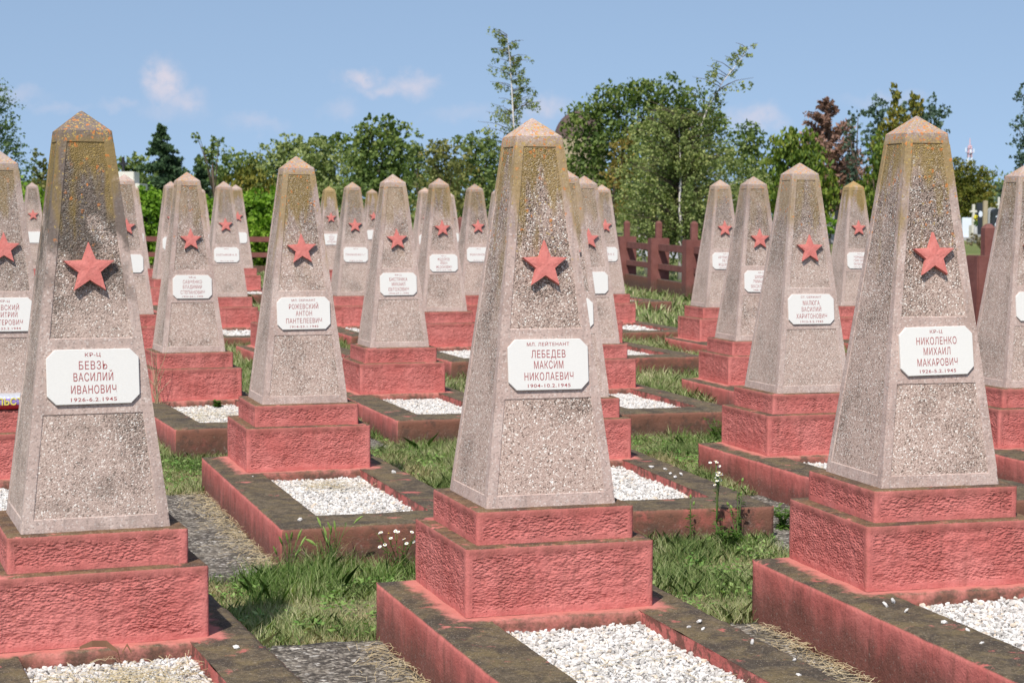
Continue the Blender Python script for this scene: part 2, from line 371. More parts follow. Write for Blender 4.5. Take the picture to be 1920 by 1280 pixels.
M['mast_red_hazed'] = m_plain('haze-tinted mast red', (.60, .40, .44), .6, .05, 2, 0)  # mast red paled in its colour to stand for distance haze

# ------------------------------------------------------------------ terrain
YS = [0, 4, 11.5, 13.2, 15.5, 19.5, 23, 28, 33, 44, 80, 400]
ZS = [0, 0, -.005, .02, .075, .165, .195, .27, .29, .27, .90, 1.6]
def gz(x, y):
    z = np.interp(y, YS, ZS)
    s = np.clip((np.asarray(x)-1.2)/1.2, 0, 1)*np.clip((y-24)/5, 0, 1)*np.clip((52-y)/6, 0, 1)
    return z-.12*s
xs = np.concatenate([np.linspace(-400, -16, 24, endpoint=False), np.linspace(-16, 16, 129), np.linspace(16, 400, 25)[1:]])
ys = np.concatenate([np.linspace(-60, 3, 8, endpoint=False), np.linspace(3, 52, 197), np.linspace(52, 600, 50)[1:]])
X, Y = np.meshgrid(xs, ys); Z = gz(X, Y)
near = (Y > 3) & (Y < 50) & (abs(X) < 16)
Z = Z+np.where(near, .010*np.sin(X*3.1+Y*1.7)*np.sin(Y*2.3-X)-.006, 0)
V = np.stack([X, Y, Z], -1).reshape(-1, 3); nx = len(xs)
F = [(j*nx+i, j*nx+i+1, (j+1)*nx+i+1, (j+1)*nx+i) for j in range(len(ys)-1) for i in range(nx-1)]
tag(ob('ground', mesh('ground', V, F, M['ground'], smooth=True)), kind='structure')
cl = [(20, 25), (14.5, 38), (11, 47), (6.5, 56), (1, 66), (-9, 76), (-25, 84)]
V = []; 
for i, (x, y) in enumerate(cl):
    a = Vector(cl[max(i-1, 0)]); b_ = Vector(cl[min(i+1, len(cl)-1)]); d = (b_-a).normalized(); n = Vector((-d.y, d.x))*2.4
    for s in (-1, 1):
        p = Vector((x, y))+n*s; V.append((p.x, p.y, float(gz(p.x, p.y))+.03))
F = [(2*i, 2*i+1, 2*i+3, 2*i+2) for i in range(len(cl)-1)]
tag(ob('path', mesh('path', V, F, M['asphalt'])), kind='structure')

# ------------------------------------------------------------------ grave monument parts (shared meshes)
H, HCAP, OA, OB = 1.40, .0723, .2453, .0882
P1, H1, P2, H2, HK = .2955, .12, .3517, .2429, .2438
KW, KB, KF, IW, IB, IF = .5045, .3723, 2.2506, .277, .415, 1.9
Z2 = HK+H2; Z1 = Z2+H1; HS = H-HCAP
def hw(z): return OA+(OB-OA)*z/HS
def obelisk_mesh():
    bm = bmesh.new(); fw, dep = .036, .003
    panels = {0: [(.042, .385), (.632, HS-.038)], 1: [(.042, HS-.038)], 2: [(.042, HS-.038)], 3: [(.042, HS-.038)]}
    for s in range(4):
        rot = Matrix.Rotation(s*math.pi/2, 4, 'Z')
        def P(u, z, inn=0): return rot @ Vector((u, -hw(z)+inn, z))
        lv = sorted({0, HS} | {z for p in panels[s] for z in p} | {.042, HS-.038})
        def add(pts, mi=0):
            f = bm.faces.new([bm.verts.new(p) for p in pts]); f.material_index = mi
        for z0, z1 in zip(lv, lv[1:]):
            w0, w1 = hw(z0), hw(z1); i0, i1 = w0-fw*(.75+.25*w0/OA), w1-fw*(.75+.25*w1/OA)
            add([P(-w0, z0), P(-i0, z0), P(-i1, z1), P(-w1, z1)]); add([P(i0, z0), P(w0, z0), P(w1, z1), P(i1, z1)])
            if (z0, z1) in panels[s]:
                e = .003
                j0, j1 = i0-e, i1-e
                a = [P(-i0, z0), P(i0, z0), P(i1, z1), P(-i1, z1)]; b = [P(-j0, z0+e, dep), P(j0, z0+e, dep), P(j1, z1-e, dep), P(-j1, z1-e, dep)]
                for k in range(4): add([a[k], a[(k+1) % 4], b[(k+1) % 4], b[k]])
                add(b, 1)
            else: add([P(-i0, z0), P(i0, z0), P(i1, z1), P(-i1, z1)])
        add([P(-OB, HS), P(OB, HS), Vector((0, 0, H))])
    bmesh.ops.remove_doubles(bm, verts=bm.verts[:], dist=1e-4)
    ed = []
    for e in bm.edges:
        a, b = e.verts
        def corner(v): return abs(abs(v.co.x)-abs(v.co.y)) < 1e-4 and abs(abs(v.co.x)-hw(v.co.z)) < 1e-3
        if corner(a) and corner(b) and len(e.link_faces) == 2: ed.append(e)
        elif (a.co.z > H-.001 or b.co.z > H-.001): ed.append(e)
        elif a.co.z > HS-.001 and b.co.z > HS-.001: ed.append(e)
    bmesh.ops.bevel(bm, geom=list(set(ed)), offset=.007, segments=2, affect='EDGES', profile=.6)
    bmesh.ops.recalc_face_normals(bm, faces=bm.faces[:])
    for v in bm.verts:   # cast stone is never perfectly straight
        n = noise.noise_vector(v.co*9); v.co.x += n.x*.0012; v.co.y += n.y*.0012
    return from_bm('obelisk', bm, [M['smooth'], M['agg']])
def patches(name, plist, cell, disp, mat, edge=None):
    """grid patches welded and roughened: plist of (origin, uvec, vvec)"""
    bm = bmesh.new()
    for o, u, v in plist:
        o, u, v = Vector(o), Vector(u), Vector(v)
        nu = max(1, round(u.length/cell)); nv = max(1, round(v.length/cell))
        g = [[bm.verts.new(o+u*(i/nu)+v*(j/nv)) for i in range(nu+1)] for j in range(nv+1)]
        for j in range(nv):
            for i in range(nu): bm.faces.new((g[j][i], g[j][i+1], g[j+1][i+1], g[j+1][i]))
    bmesh.ops.remove_doubles(bm, verts=bm.verts[:], dist=cell*.2)
    bmesh.ops.recalc_face_normals(bm, faces=bm.faces[:])
    bm.normal_update()
    nn = [(v, v.normal.copy(), v.co.copy()) for v in bm.verts]
    for v, n, p in nn: v.co = p+n*disp(p, n)
    return from_bm(name, bm, mat, smooth=True)
def box_patches(x0, x1, y0, y1, z0, z1):
    return [((x0, y0, z0), (x1-x0, 0, 0), (0, 0, z1-z0)), ((x1, y0, z0), (0, y1-y0, 0), (0, 0, z1-z0)),
            ((x1, y1, z0), (x0-x1, 0, 0), (0, 0, z1-z0)), ((x0, y1, z0), (0, y0-y1, 0), (0, 0, z1-z0)),
            ((x0, y0, z1), (x1-x0, 0, 0), (0, y1-y0, 0))]
def tier_mesh(name, w, z0, z1, seed, amp):
    def disp(p, n):
        flat = max(abs(n.x), abs(n.y), abs(n.z))
        d = noise.noise(p*14+Vector((seed,)*3))*.0016
        if flat < .9: return d-.0045
        if abs(n.z) > .9: return d+noise.noise(p*40)*.0010
        u = p.y if abs(n.x) > .9 else p.x
        m = max(0, min(1, (w-.028-abs(u))/.010))*max(0, min(1, (z1-.026-p.z)/.007))*max(0, min(1, (p.z-z0-.022)/.010))
        q = Vector((p.x, p.y, p.z*1.5))
        r = noise.ridged_multi_fractal(q*34+Vector((seed,)*3), .9, 2.1, 4, .9, 2.0)
        f = noise.fractal(q*27+Vector((seed*2,)*3), .8, 2.0, 5)
        return d-m*(.0012+amp*(.15+.8*f-.22*(r-1.1)))
    me = patches(name, box_patches(-w, w, -w, w, z0, z1), .0078, disp, M['plinth']); me.materials.append(M['plinth_rough'])
    for p in me.polygons:
        c, n = p.center, p.normal
        u = c.y if abs(n.x) > abs(n.y) else c.x
        if abs(n.z) < .8 and abs(u) < w-.026-.012*noise.noise(c*25) and z0+.020+.01*noise.noise(c*25) < c.z < z1-.026-.012*noise.noise(c*22): p.material_index = 1
    return me
def kerb_mesh():
    zb = -.22
    pl = box_patches(-KW, KW, -KF, KB, zb, HK)[:4]
    for x0, x1, y0, y1 in ((-KW, -IW, -KF, KB), (IW, KW, -KF, KB), (-IW, IW, -KF, -IF), (-IW, IW, -IB, KB)):
        pl.append(((x0, y0, HK), (x1-x0, 0, 0), (0, y1-y0, 0)))
    zi = HK-.12
    pl += [((-IW, -IF, zi), (0, IF-IB, 0), (0, 0, HK-zi)), ((IW, -IB, zi), (0, IB-IF, 0), (0, 0, HK-zi)),
           ((-IW, -IB, zi), (2*IW, 0, 0), (0, 0, HK-zi)), ((IW, -IF, zi), (-2*IW, 0, 0), (0, 0, HK-zi))]
    def disp(p, n):
        flat = max(abs(n.x), abs(n.y), abs(n.z))
        d = noise.noise(p*7)*.004+noise.noise(p*30)*.0018
        return d-(.006+.006*max(0, noise.noise(p*22)) if flat < .9 else 0)
    return patches('kerb', pl, .021, disp, M['kerb'])
TILT = math.atan((OA-OB)/HS)
def face_frame(z):   # plane of the obelisk's front face, local to the grave
    return Matrix.Translation((0, -hw(z), Z1+z)) @ Matrix.Rotation(math.pi/2-TILT, 4, 'X')
def star_mesh():
    bm = bmesh.new(); r0, r1, th, rid = .0905, .0385, .021, .0026
    pts = [(math.sin(k*math.pi/5)*(r0 if k % 2 == 0 else r1), math.cos(k*math.pi/5)*(r0 if k % 2 == 0 else r1)) for k in range(10)]
    bk = [bm.verts.new((x, y, .004)) for x, y in pts]; fr = [bm.verts.new((x*.965, y*.965, th)) for x, y in pts]
    c = bm.verts.new((0, 0, th+rid))
    for k in range(10):
        j = (k+1) % 10
        bm.faces.new((bk[j], bk[k], fr[k], fr[j])); bm.faces.new((fr[j], fr[k], c))
    bm.faces.new(bk); bmesh.ops.recalc_face_normals(bm, faces=bm.faces[:])
    bmesh.ops.subdivide_edges(bm, edges=bm.edges[:], cuts=2, use_grid_fill=True)
    for v in bm.verts:
        n = noise.noise_vector(v.co*70); v.co += Vector((n.x, n.y, n.z))*.0012
    bm.transform(face_frame(.862)); return from_bm('star', bm, M['star'])
def plaque_mesh():
    w_, h_, c, t0, t1 = .152, .0915, .029, .0, .0100
    o = [(-w_+c, -h_), (w_-c, -h_), (w_, -h_+c), (w_, h_-c), (w_-c, h_), (-w_+c, h_), (-w_, h_-c), (-w_, -h_+c)]
    bm = bmesh.new(); a = [bm.verts.new((x, y, t0)) for x, y in o]; b = [bm.verts.new((x, y, t1)) for x, y in o]
    top = bm.faces.new(b); bm.faces.new(a[::-1])
    for k in range(8): bm.faces.new((a[k], a[(k+1) % 8], b[(k+1) % 8], b[k]))
    bmesh.ops.bevel(bm, geom=[e for e in top.edges], offset=.0015, segments=1, affect='EDGES')
    bmesh.ops.recalc_face_normals(bm, faces=bm.faces[:])
    bm.transform(face_frame(PZ)); return from_bm('plaque', bm, M['plaque'])
PZ = .505
def stone(r, g):
    """one irregular chip, low poly"""
    v = STONE_V*np.array([1.15, g.uniform(.55, .9), g.uniform(.42, .72)])*g.uniform(.75, 1.22, (len(STONE_V), 1))*r
    q = Matrix.Rotation(g.uniform(0, 6.3), 3, 'Z') @ Matrix.Rotation(g.normal(0, .5), 3, 'X') @ Matrix.Rotation(g.normal(0, .5), 3, 'Y')
    return v @ np.array(q).T
bm = bmesh.new(); bmesh.ops.create_icosphere(bm, subdivisions=1, radius=1); STONE_V = np.array([v.co[:] for v in bm.verts]); STONE_F = np.array([[v.index for v in f.verts] for f in bm.faces]); bm.free()
def gravel_mesh(seed, r=.0102, level=.0):
    g = np.random.default_rng(seed); V = []; F = []; n = 0; st = r*1.42
    zt = HK-.050+level
    for i, x in enumerate(np.arange(-IW+.008, IW-.004, st)):
        for y in np.arange(-IF+.008, -IB-.004, st):
            for lay in (0, 1):
                if lay and g.random() < .62: continue
                p = np.array([x+g.normal(0, st*.3), y+g.normal(0, st*.3), zt+lay*r*.62+g.normal(0, r*.16)+.007*math.sin(x*9+seed)*math.sin(y*6)])
                p[0] = np.clip(p[0], -IW+r*.6, IW-r*.6); p[1] = np.clip(p[1], -IF+r*.6, -IB-r*.6)
                V.append(stone(r*g.uniform(.7, 1.25), g)+p); F.append(STONE_F+n); n += len(STONE_V)
    V = np.concatenate(V); F = np.concatenate(F)
    b = len(V); V = np.concatenate([V, [(-IW, -IF, zt-.006), (IW, -IF, zt-.006), (IW, -IB, zt-.006), (-IW, -IB, zt-.006)]])
    fl = [tuple(f) for f in F]+[(b, b+1, b+2, b+3)]
    return mesh('gravel', V, fl, M['gravel'])
me_ob, me_t1, me_t2, me_k = obelisk_mesh(), tier_mesh('upper_plinth', P1, Z2, Z1, 3.3, .0036), tier_mesh('lower_plinth', P2, HK, Z2, 11.1, .0048), kerb_mesh()
me_star, me_pl = star_mesh(), plaque_mesh()
me_g = [gravel_mesh(1), gravel_mesh(2), gravel_mesh(3, .0112)]
me_gfar = gravel_mesh(5, .020)
def lettering(lines):
    """lines: (text, y, cap height, width)"""
    bmm = bmesh.new(); fr = face_frame(PZ)
    for txt, y, ch, wd in lines:
        cu = bpy.data.curves.new('t', 'FONT'); cu.body = txt; cu.size = 1; cu.resolution_u = 3; cu.space_character = 1.1; cu.offset = .0 if 'Ь' in txt else .004 if ch > .02 else .009
        o = bpy.data.objects.new('t', cu); C.objects.link(o)
        dg = bpy.context.evaluated_depsgraph_get(); me = bpy.data.meshes.new_from_object(o.evaluated_get(dg))
        bpy.data.objects.remove(o); bpy.data.curves.remove(cu)
        n = len(me.vertices); co = np.empty(n*3); me.vertices.foreach_get('co', co); co = co.reshape(-1, 3)
        x0, x1 = co[:, 0].min(), co[:, 0].max(); cap = .729
        co[:, 0] = (co[:, 0]-(x0+x1)/2)*wd/(x1-x0); co[:, 1] = co[:, 1]*ch/cap+y-ch/2; co[:, 2] = .0104
        me.vertices.foreach_set('co', co.ravel()); me.transform(fr)
        bmm.from_mesh(me); bpy.data.meshes.remove(me)
    return from_bm('lettering', bmm, M['letters'])
def inscription(rank, names, date):
    L = []
    if rank: L.append((rank, .0735, .0125, .0118*len(rank)*(1.05 if len(rank) > 5 else 1.1)))
    ys_ = {3: (.0385, -.0005, -.042), 2: (.018, -.022), 1: (0,)}[len(names)]
    for nm, y in zip(names, ys_):
        L.append((nm, y, .0278 if len(names) > 1 else .024, min(.255, (.0186 if len(names) > 1 else .0175)*len(nm))))
    if date: L.append((date, -.0750, .0128, .0116*len(date)))
    return lettering(L)

ROWYAW = .2985
GR = 'matching grave monuments set out in rows'
# key: (x, y, dz, dyaw, label, inscription, gravel, lichen, dirt, yellow)
LST = [
 ('A', -1.465, 6.271, -.019, .067, 'large near obelisk grave at the left, its upper half blackened, plaque ending 6.2.1945', ('КР-Ц', ['БЕВЗЬ', 'ВАСИЛИЙ', 'ИВАНОВИЧ'], '1926-6.2.1945'), 0, .62, 1.75, .8),
 ('B', .071, 6.773, -.011, .009, 'centre front obelisk grave with orange lichen over its tip and white gravel before it', ('МЛ. ЛЕЙТЕНАНТ', ['ЛЕБЕДЕВ', 'МАКСИМ', 'НИКОЛАЕВИЧ'], '1904-10.2.1945'), 1, .95, .15, .85),
 ('C', 1.551, 7.089, .020, -.034, 'large near obelisk grave at the right, yellow-brown lichened shoulders, plaque ending 5.2.1945', ('КР-Ц', ['НИКОЛЕНКО', 'МИХАИЛ', 'МАКАРОВИЧ'], '1926-5.2.1945'), 2, .85, .35, .86),
 ('D', -2.81, 10.1, -.02, .05, 'obelisk grave at the left edge of the photo with a ribboned wreath on its plinth', ('КР-Ц', ['РАЕВСКИЙ', 'ДМИТРИЙ', 'НЕСТЕРОВИЧ'], '1923-23.2.1944'), 0, .25, .35, .6),
 ('C1', -1.239, 10.552, -.028, .006, 'obelisk grave with dry grass in its gravel, between the left and centre front graves', ('МЛ. СЕРЖАНТ', ['РОЖЕВСКИЙ', 'АНТОН', 'ПАНТЕЛЕЕВИЧ'], '1914-23.1.1945'), 1, .75, .25, .8),
 ('B1', .297, 11.264, -.06, -.054, 'obelisk grave almost hidden behind the centre front grave, its gravel bed showing at the right', None, 2, .5, .3, .6),
 ('E', 1.768, 11.347, -.031, -.006, 'second-row obelisk grave just left of the right-hand front grave, plaque ending 3.2.1945', ('СТ. СЕРЖАНТ', ['МАЛЮГА', 'ВАСИЛИЙ', 'ХАРИТОНОВИЧ'], '1912-3.2.1945'), 0, .6, .25, .55),
 ('F', 3.262, 11.75, -.03, -.02, 'obelisk grave cut by the right edge of the photo', None, 1, .3, .2, .3),
 ('G1', -2.552, 14.437, -.026, .057, 'obelisk grave right of the blackened one, tall dry straw growing by its red plinth', ('КР-Ц', ['САВЧЕНКО', 'ВЛАДИМИР', 'СТЕПАНОВИЧ'], '1920-24.1.1945'), 2, .7, .2, .4),
 ('G2', -.977, 15.02, -.023, .0, 'third-row obelisk grave left of the centre one, with a cracked pink plinth', ('КР-Ц', ['БИСТРИКА', 'МИХАИЛ', 'ЕВТОХОВИЧ'], '1910-27.1.1945'), 0, .45, .15, .45),
 ('G3', .60, 15.45, -.02, -.02, 'third obelisk grave back behind the centre one, only its right edge showing', None, 1, .5, .3, .4),
 ('G4', 2.07, 15.825, -.012, -.031, 'obelisk grave with grey-streaked left side, plaque half covered by the obelisk to its right', ('КР-Ц', ['ШИШКОВ', 'ЭММАНУИЛ', 'ВАСИЛЬЕВИЧ'], '1908-6.2.1945'), 2, .45, .45, .35),
 ('G5', 3.58, 16.2, -.01, -.03, 'obelisk grave hidden behind the right-hand front grave', None, 0, .5, .3, .4),
 ('H0', -3.90, 18.5, .05, .05, 'obelisk grave with a chipped tip standing before the pale stone cross memorial', None, 1, .3, .1, .3),
 ('H1', -2.3, 19.0, .045, .03, 'fourth-row obelisk grave hidden behind the one with dry grass in its gravel', None, 1, .5, .2, .4),
 ('H2', -.779, 19.462, .042, .012, 'obelisk grave with a rounded mossy tip, between the cracked-plinth grave and the dark-streaked small one', ('КР-Ц', ['ФЕДОРОВ', 'ИВАН', 'ФЕДОРОВИЧ'], '1911-14.2.1945'), 2, .6, .35, .7),
 ('H3', .75, 19.9, .045, 0, 'fourth obelisk grave back in the centre column, a thin slice of pink stone', None, 0, .5, .2, .4),
 ('H4', 2.293, 20.353, .055, -.037, 'pinkish obelisk grave beside the dark red fence posts, orange-tipped, plaque cut on its right', ('КР-Ц', ['АРТЕМЕНКО', 'ПЕТР', 'ФЕДОРОВИЧ'], '1913-8.2.1945'), 1, .6, .25, .45),
 ('H5', 3.85, 20.8, .055, -.03, 'pink obelisk grave with a bright yellow tip, left of the right-hand front grave', ('КР-Ц', ['ЧЕРНЫШЕВ', 'ГРИГОРИЙ', 'ПЕТРОВИЧ'], '1917-8.2.1945'), 2, .35, .1, 1.0),
 ('I0', -5.05, 21.9, .06, .05, 'obelisk grave hidden behind the blackened front grave', None, 3, .3, .2, .3),
 ('I1', -3.52, 22.434, .058, .012, 'small grey obelisk grave with one-line plaque, right of the straw-grown grave', ('КР-Ц', ['СКОТНИКОВ А. В.'], '1911-7.12.1944'), 3, .35, .2, .5),
 ('I2', -1.985, 22.8, .062, 0, 'grey obelisk grave with orange tip and one-line plaque, right of a lemon-tipped far one', ('КР-Ц', ['ПОНОМАРЕНКО Н. Г.'], '1920-2.12.1944'), 3, .75, .4, .4),
 ('I3', -.48, 23.3, .055, 0, 'dark-streaked small obelisk grave with one-line plaque, just left of the centre front grave', ('КР-Ц', ['РЕШЕТНИКОВ А.'], '1919-5.1.1945'), 3, .5, .55, .5),
 ('I4', 1.15, 23.7, .058, -.02, 'last visible obelisk grave at the right of the centre column, next to the fence', ('КР-Ц', ['МОРОЗОВ И. Е.'], '1922-3.1.1945'), 3, .55, .2, .5),
 ('K1', -4.92, 26.5, .135, .04, 'distant obelisk grave peeping out left of the one with the dry straw', None, 3, .4, .2, .5),
 ('J0', -7.83, 30.0, .177, .05, 'small far obelisk grave at the left, between the left edge grave and the blackened one', None, 3, .1, .35, .1),
 ('J1', -6.32, 30.6, .165, .04, 'far obelisk grave behind the one with a chipped tip, moss on its shoulder', None, 3, .3, .1, .7),
 ('J1b', -5.28, 31.0, .13, .03, 'sliver of a far obelisk grave on the right of the straw-grown grave', None, 3, .3, .1, .5),
 ('J2', -4.66, 31.0, .17, .03, 'far small obelisk grave half hidden on the right of the one-line plaque grave', None, 3, .3, .2, .8),
 ('J3', -3.09, 31.0, .15, .02, 'far pink obelisk grave with a lemon yellow tip', ('КР-Ц', ['НОСОВ', 'ИВАН', 'ПЕТРОВИЧ'], '1945'), 3, .2, 0, 1.0),
 ('J4', -1.49, 31.3, .14, .02, 'far obelisk grave half hidden left of the rounded mossy tip', None, 3, .7, .1, .3),
 ('J5', -.25, 31.6, .13, .02, 'far obelisk grave showing as a sliver against the centre front grave', None, 3, .4, .1, .3),
 ('L3', -2.75, 36.0, .185, .02, 'farthest yellow-tipped obelisk grave seen in the gap between two nearer ones', None, 3, .3, .4, .9),
 ('L4', -1.26, 36.3, .13, .02, 'farthest obelisk grave showing as a sliver right of the rounded mossy tip', None, 3, .3, .1, .3),
 ('J6', 1.35, 30.6, .10, 0, 'far obelisk grave hidden in the centre column beside the fence', None, 3, .3, .1, .3),
]
GV = {}
for key, x, y, dz, dyaw, label, ins, gi, li, di, ye in LST:
    r = empty('grave_monument', (x, y, dz), ROWYAW+dyaw); tag(r, label, 'grave', GR); GV[key] = r
    ob('kerb', me_k, r); ob('lower_plinth', me_t2, r); ob('upper_plinth', me_t1, r)
    o = ob('obelisk', me_ob, r, (0, 0, Z1)); o.color = (li, di, ye, 1)
    gs = np.random.default_rng(sum(map(ord, key))*13); F_ = face_frame(.862); st_ = ob('star', me_star, r)
    st_.matrix_local = F_ @ Matrix.Rotation(R(gs.normal(0, 1.8)), 4, 'Z') @ Matrix.Translation((gs.normal(0, .002), gs.normal(0, .003), 0)) @ F_.inverted()
    F_ = face_frame(PZ); p = ob('plaque', me_pl, r); p.matrix_local = F_ @ Matrix.Rotation(R(gs.normal(0, .45)), 4, 'Z') @ Matrix.Translation((gs.normal(0, .0015), gs.normal(0, .0015), 0)) @ F_.inverted()
    if ins: ob('lettering', inscription(*ins), p)
    if gi < 3: o = ob('gravel', me_g[gi], r)
    else: o = ob('gravel', me_gfar, r)
    o['kind'] = 'stuff'

# ------------------------------------------------------------------ concrete strips between the graves
def to_world(key, lx, ly, lz=0):
    r = GV[key]; c, s = math.cos(r.rotation_euler.z), math.sin(r.rotation_euler.z)
    return Vector((r.location.x+c*lx-s*ly, r.location.y+s*lx+c*ly, r.location.z+lz))
SLABS = []
def slab(key, side, y1=.32, y0=-2.3, w_=.50):
    x0, x1 = (-KW-w_+.0, -KW+.01) if side < 0 else (KW-.01, KW+w_)
    pts = [to_world(key, a, b) for a, b in ((x0, y0), (x1, y0), (x1, y1), (x0, y1))]
    bm = bmesh.new(); nu, nv = 14, 70
    g = []
    for j in range(nv+1):
        row = []
        for i in range(nu+1):
            u, v_ = i/nu, j/nv
            p = pts[0].lerp(pts[1], u).lerp(pts[3].lerp(pts[2], u), v_)
            e = .03*noise.noise(Vector((u*6, key.__hash__() % 7 if False else len(key), side)))*(1 if j == nv else 0)
            p.y += e; p.z = float(gz(p.x, p.y))+.022+.006*noise.noise(p*8)+.003*noise.noise(p*30)
            row.append(bm.verts.new(p))
        g.append(row)
    for j in range(nv):
        for i in range(nu): bm.faces.new((g[j][i], g[j][i+1], g[j+1][i+1], g[j+1][i]))
    r = bmesh.ops.extrude_face_region(bm, geom=bm.faces[:])
    for v_ in r['geom']:
        if isinstance(v_, bmesh.types.BMVert): v_.co.z -= .12
    bmesh.ops.recalc_face_normals(bm, faces=bm.faces[:])
    tag(ob('concrete_path', from_bm('concrete_path', bm, M['slab'], smooth=True)), kind='structure')
    SLABS.append((key, min(x0, x1), max(x0, x1), y0, y1))
slab('B', -1); slab('C', -1, w_=.51); slab('C1', -1, y1=.25, w_=.62); slab('E', -1, y1=-.55, w_=.6); slab('F', -1, y1=-.3)
slab('G1', 1, y1=-.3); slab('G4', -1, y1=-.5)

# ------------------------------------------------------------------ grass
def blocked(x, y, m=0.0):
    out = np.zeros(len(x), bool)
    for k, r in GV.items():
        c, s = math.cos(r.rotation_euler.z), math.sin(r.rotation_euler.z); dx, dy = x-r.location.x, y-r.location.y
        lx, ly = c*dx+s*dy, -s*dx+c*dy
        out |= (abs(lx) < KW+m) & (ly > -KF-m) & (ly < KB+m)
    for k, x0, x1, y0, y1 in SLABS:
        r = GV[k]; c, s = math.cos(r.rotation_euler.z), math.sin(r.rotation_euler.z); dx, dy = x-r.location.x, y-r.location.y
        lx, ly = c*dx+s*dy, -s*dx+c*dy
        out |= (lx > x0+.03) & (lx < x1) & (ly > y0) & (ly < y1-.03)
    return out
def near_edge(x, y):
    """1 next to a kerb, 0 away from it"""
    return blocked(x, y, .10).astype(float)*.6+blocked(x, y, .22).astype(float)*.4
def blades(x, y, z, h, wd, lean, g, ang=None):
    """curved two-segment blades -> (n*?) quads: returns vertices for quads (4) x2 per blade"""
    n = len(x); a = g.uniform(0, 2*np.pi, n) if ang is None else ang
    dx, dy = np.cos(a), np.sin(a); t = g.uniform(0, 2*np.pi, n); wx, wy = np.cos(t)*wd/2, np.sin(t)*wd/2
    b = np.stack([x, y, z], -1); m_ = b+np.stack([dx*lean*.35, dy*lean*.35, h*.6], -1); tp = b+np.stack([dx*lean, dy*lean, h], -1)
    W = np.stack([wx, wy, 0*wx], -1)
    V = np.stack([b-W, b+W, m_+W*.8, tp, m_-W*.8], 1)
    return V.reshape(-1, 3)
def patch_noise(x, y, s=1.0, o=0.0):
    return np.array([noise.noise(Vector((a*s+o, b*s, .3))) for a, b in zip(x, y)])
def grass_field(name, y0, y1, dens, h0, wd, mat, seed, label):
    g = np.random.default_rng(seed)
    ymid = (y0+y1)/2; half = .36*y1+1.0; area = (y1-y0)*2*half; n = int(area*dens)
    x = g.uniform(-half, half, n); y = g.uniform(y0, y1, n); keep = (abs(x) < .34*y+1.0) & ~blocked(x, y, -.004); x, y = x[keep], y[keep]
    pn = patch_noise(x, y, 2.2, seed); ne = near_edge(x, y)
    keep = g.random(len(x)) < np.clip(.62+1.1*pn+.5*ne, .10, 1); x, y, pn, ne = x[keep], y[keep], pn[keep], ne[keep]
    h = h0*(.55+.9*g.random(len(x))**1.5)*(1+.9*np.clip(pn, -.4, .6)+.55*ne)
    V = blades(x, y, gz(x, y)-.012, h, wd*g.uniform(.6, 1.4, len(x)), h*g.uniform(.1, 1.1, len(x)), g)
    return quads_mesh(name, V, 5, mat)
M['grass'] = m_leaf('short grass', [(.06, .11, .03), (.14, .21, .06), (.28, .35, .13), (.45, .47, .25), (.60, .54, .35)], .3, 1.8)
M['drygrass'] = m_leaf('dry grass', [(.28, .23, .12), (.44, .37, .21), (.56, .47, .28), (.24, .26, .11)], .25, 3)
M['lush'] = m_leaf('lush grass', [(.045, .10, .02), (.11, .20, .04), (.20, .30, .08), (.34, .42, .17), (.50, .47, .27)], .35, 3)
tag(ob('short_grass', grass_field('short_grass', 5.6, 13.4, 11000, .046, .0030, M['grass'], 1, '')), 'short green and straw-coloured lawn grass between the front graves', 'grass', kind='stuff')
tag(ob('dry_grass', grass_field('dry_grass', 5.6, 13.4, 9000, .028, .0028, M['drygrass'], 2, '')), 'dead straw-coloured grass stems lying low among the green lawn', 'grass', kind='stuff')
tag(ob('lawn_grass', grass_field('lawn_grass', 13.4, 24, 3000, .058, .0058, M['grass'], 3, '')), 'lawn grass between the graves farther back', 'grass', kind='stuff')
tag(ob('distant_grass', grass_field('distant_grass', 24, 46, 190, .10, .020, M['grass'], 4, '')), 'rough grass by the fence at the back of the plot', 'grass', kind='stuff')
def clover(name, y0, y1, dens, size, mat, seed):
    g = np.random.default_rng(seed); half = .36*y1+1.0; n = int((y1-y0)*2*half*dens)
    x = g.uniform(-half, half, n); y = g.uniform(y0, y1, n); keep = (abs(x) < .34*y+1.0) & ~blocked(x, y, .0); x, y = x[keep], y[keep]
    pn = patch_noise(x, y, 4.5, seed); keep = pn > g.uniform(-.05, .35, len(x)); x, y = x[keep], y[keep]; n = len(x)
    P = np.stack([x, y, gz(x, y)+g.uniform(.008, .055, n)], -1); a = g.uniform(0, 6.28, n); u = np.stack([np.cos(a), np.sin(a), g.uniform(-.5, .6, n)], -1)
    w_ = np.stack([-np.sin(a), np.cos(a), g.uniform(-.5, .5, n)], -1); s_ = (size*g.uniform(.5, 1.4, n))[:, None]
    return quads_mesh(name, np.stack([P-u*s_, P+w_*s_*.45, P+u*s_, P-w_*s_*.45], 1).reshape(-1, 3), 4, mat)
M['clover'] = m_leaf('broad lawn weeds', [(.07, .15, .03), (.13, .25, .05), (.22, .34, .09), (.34, .42, .16)], .3, 4)
tag(ob('ground_cover', clover('ground_cover', 5.6, 14, 2600, .013, M['clover'], 61)), 'low broad-leaved weeds mixed into the lawn between the front graves', 'weeds', kind='stuff')
def tuft_pts(key, regs, g):
    """regs: (lx0, lx1, ly0, ly1, n) in the grave's own frame"""
    P = []
    for a, b, c_, d_, n in regs:
        for _ in range(n):
            P.append(to_world(key, g.uniform(a, b), g.uniform(c_, d_)))
    P = np.array(P); return P[:, 0], P[:, 1]
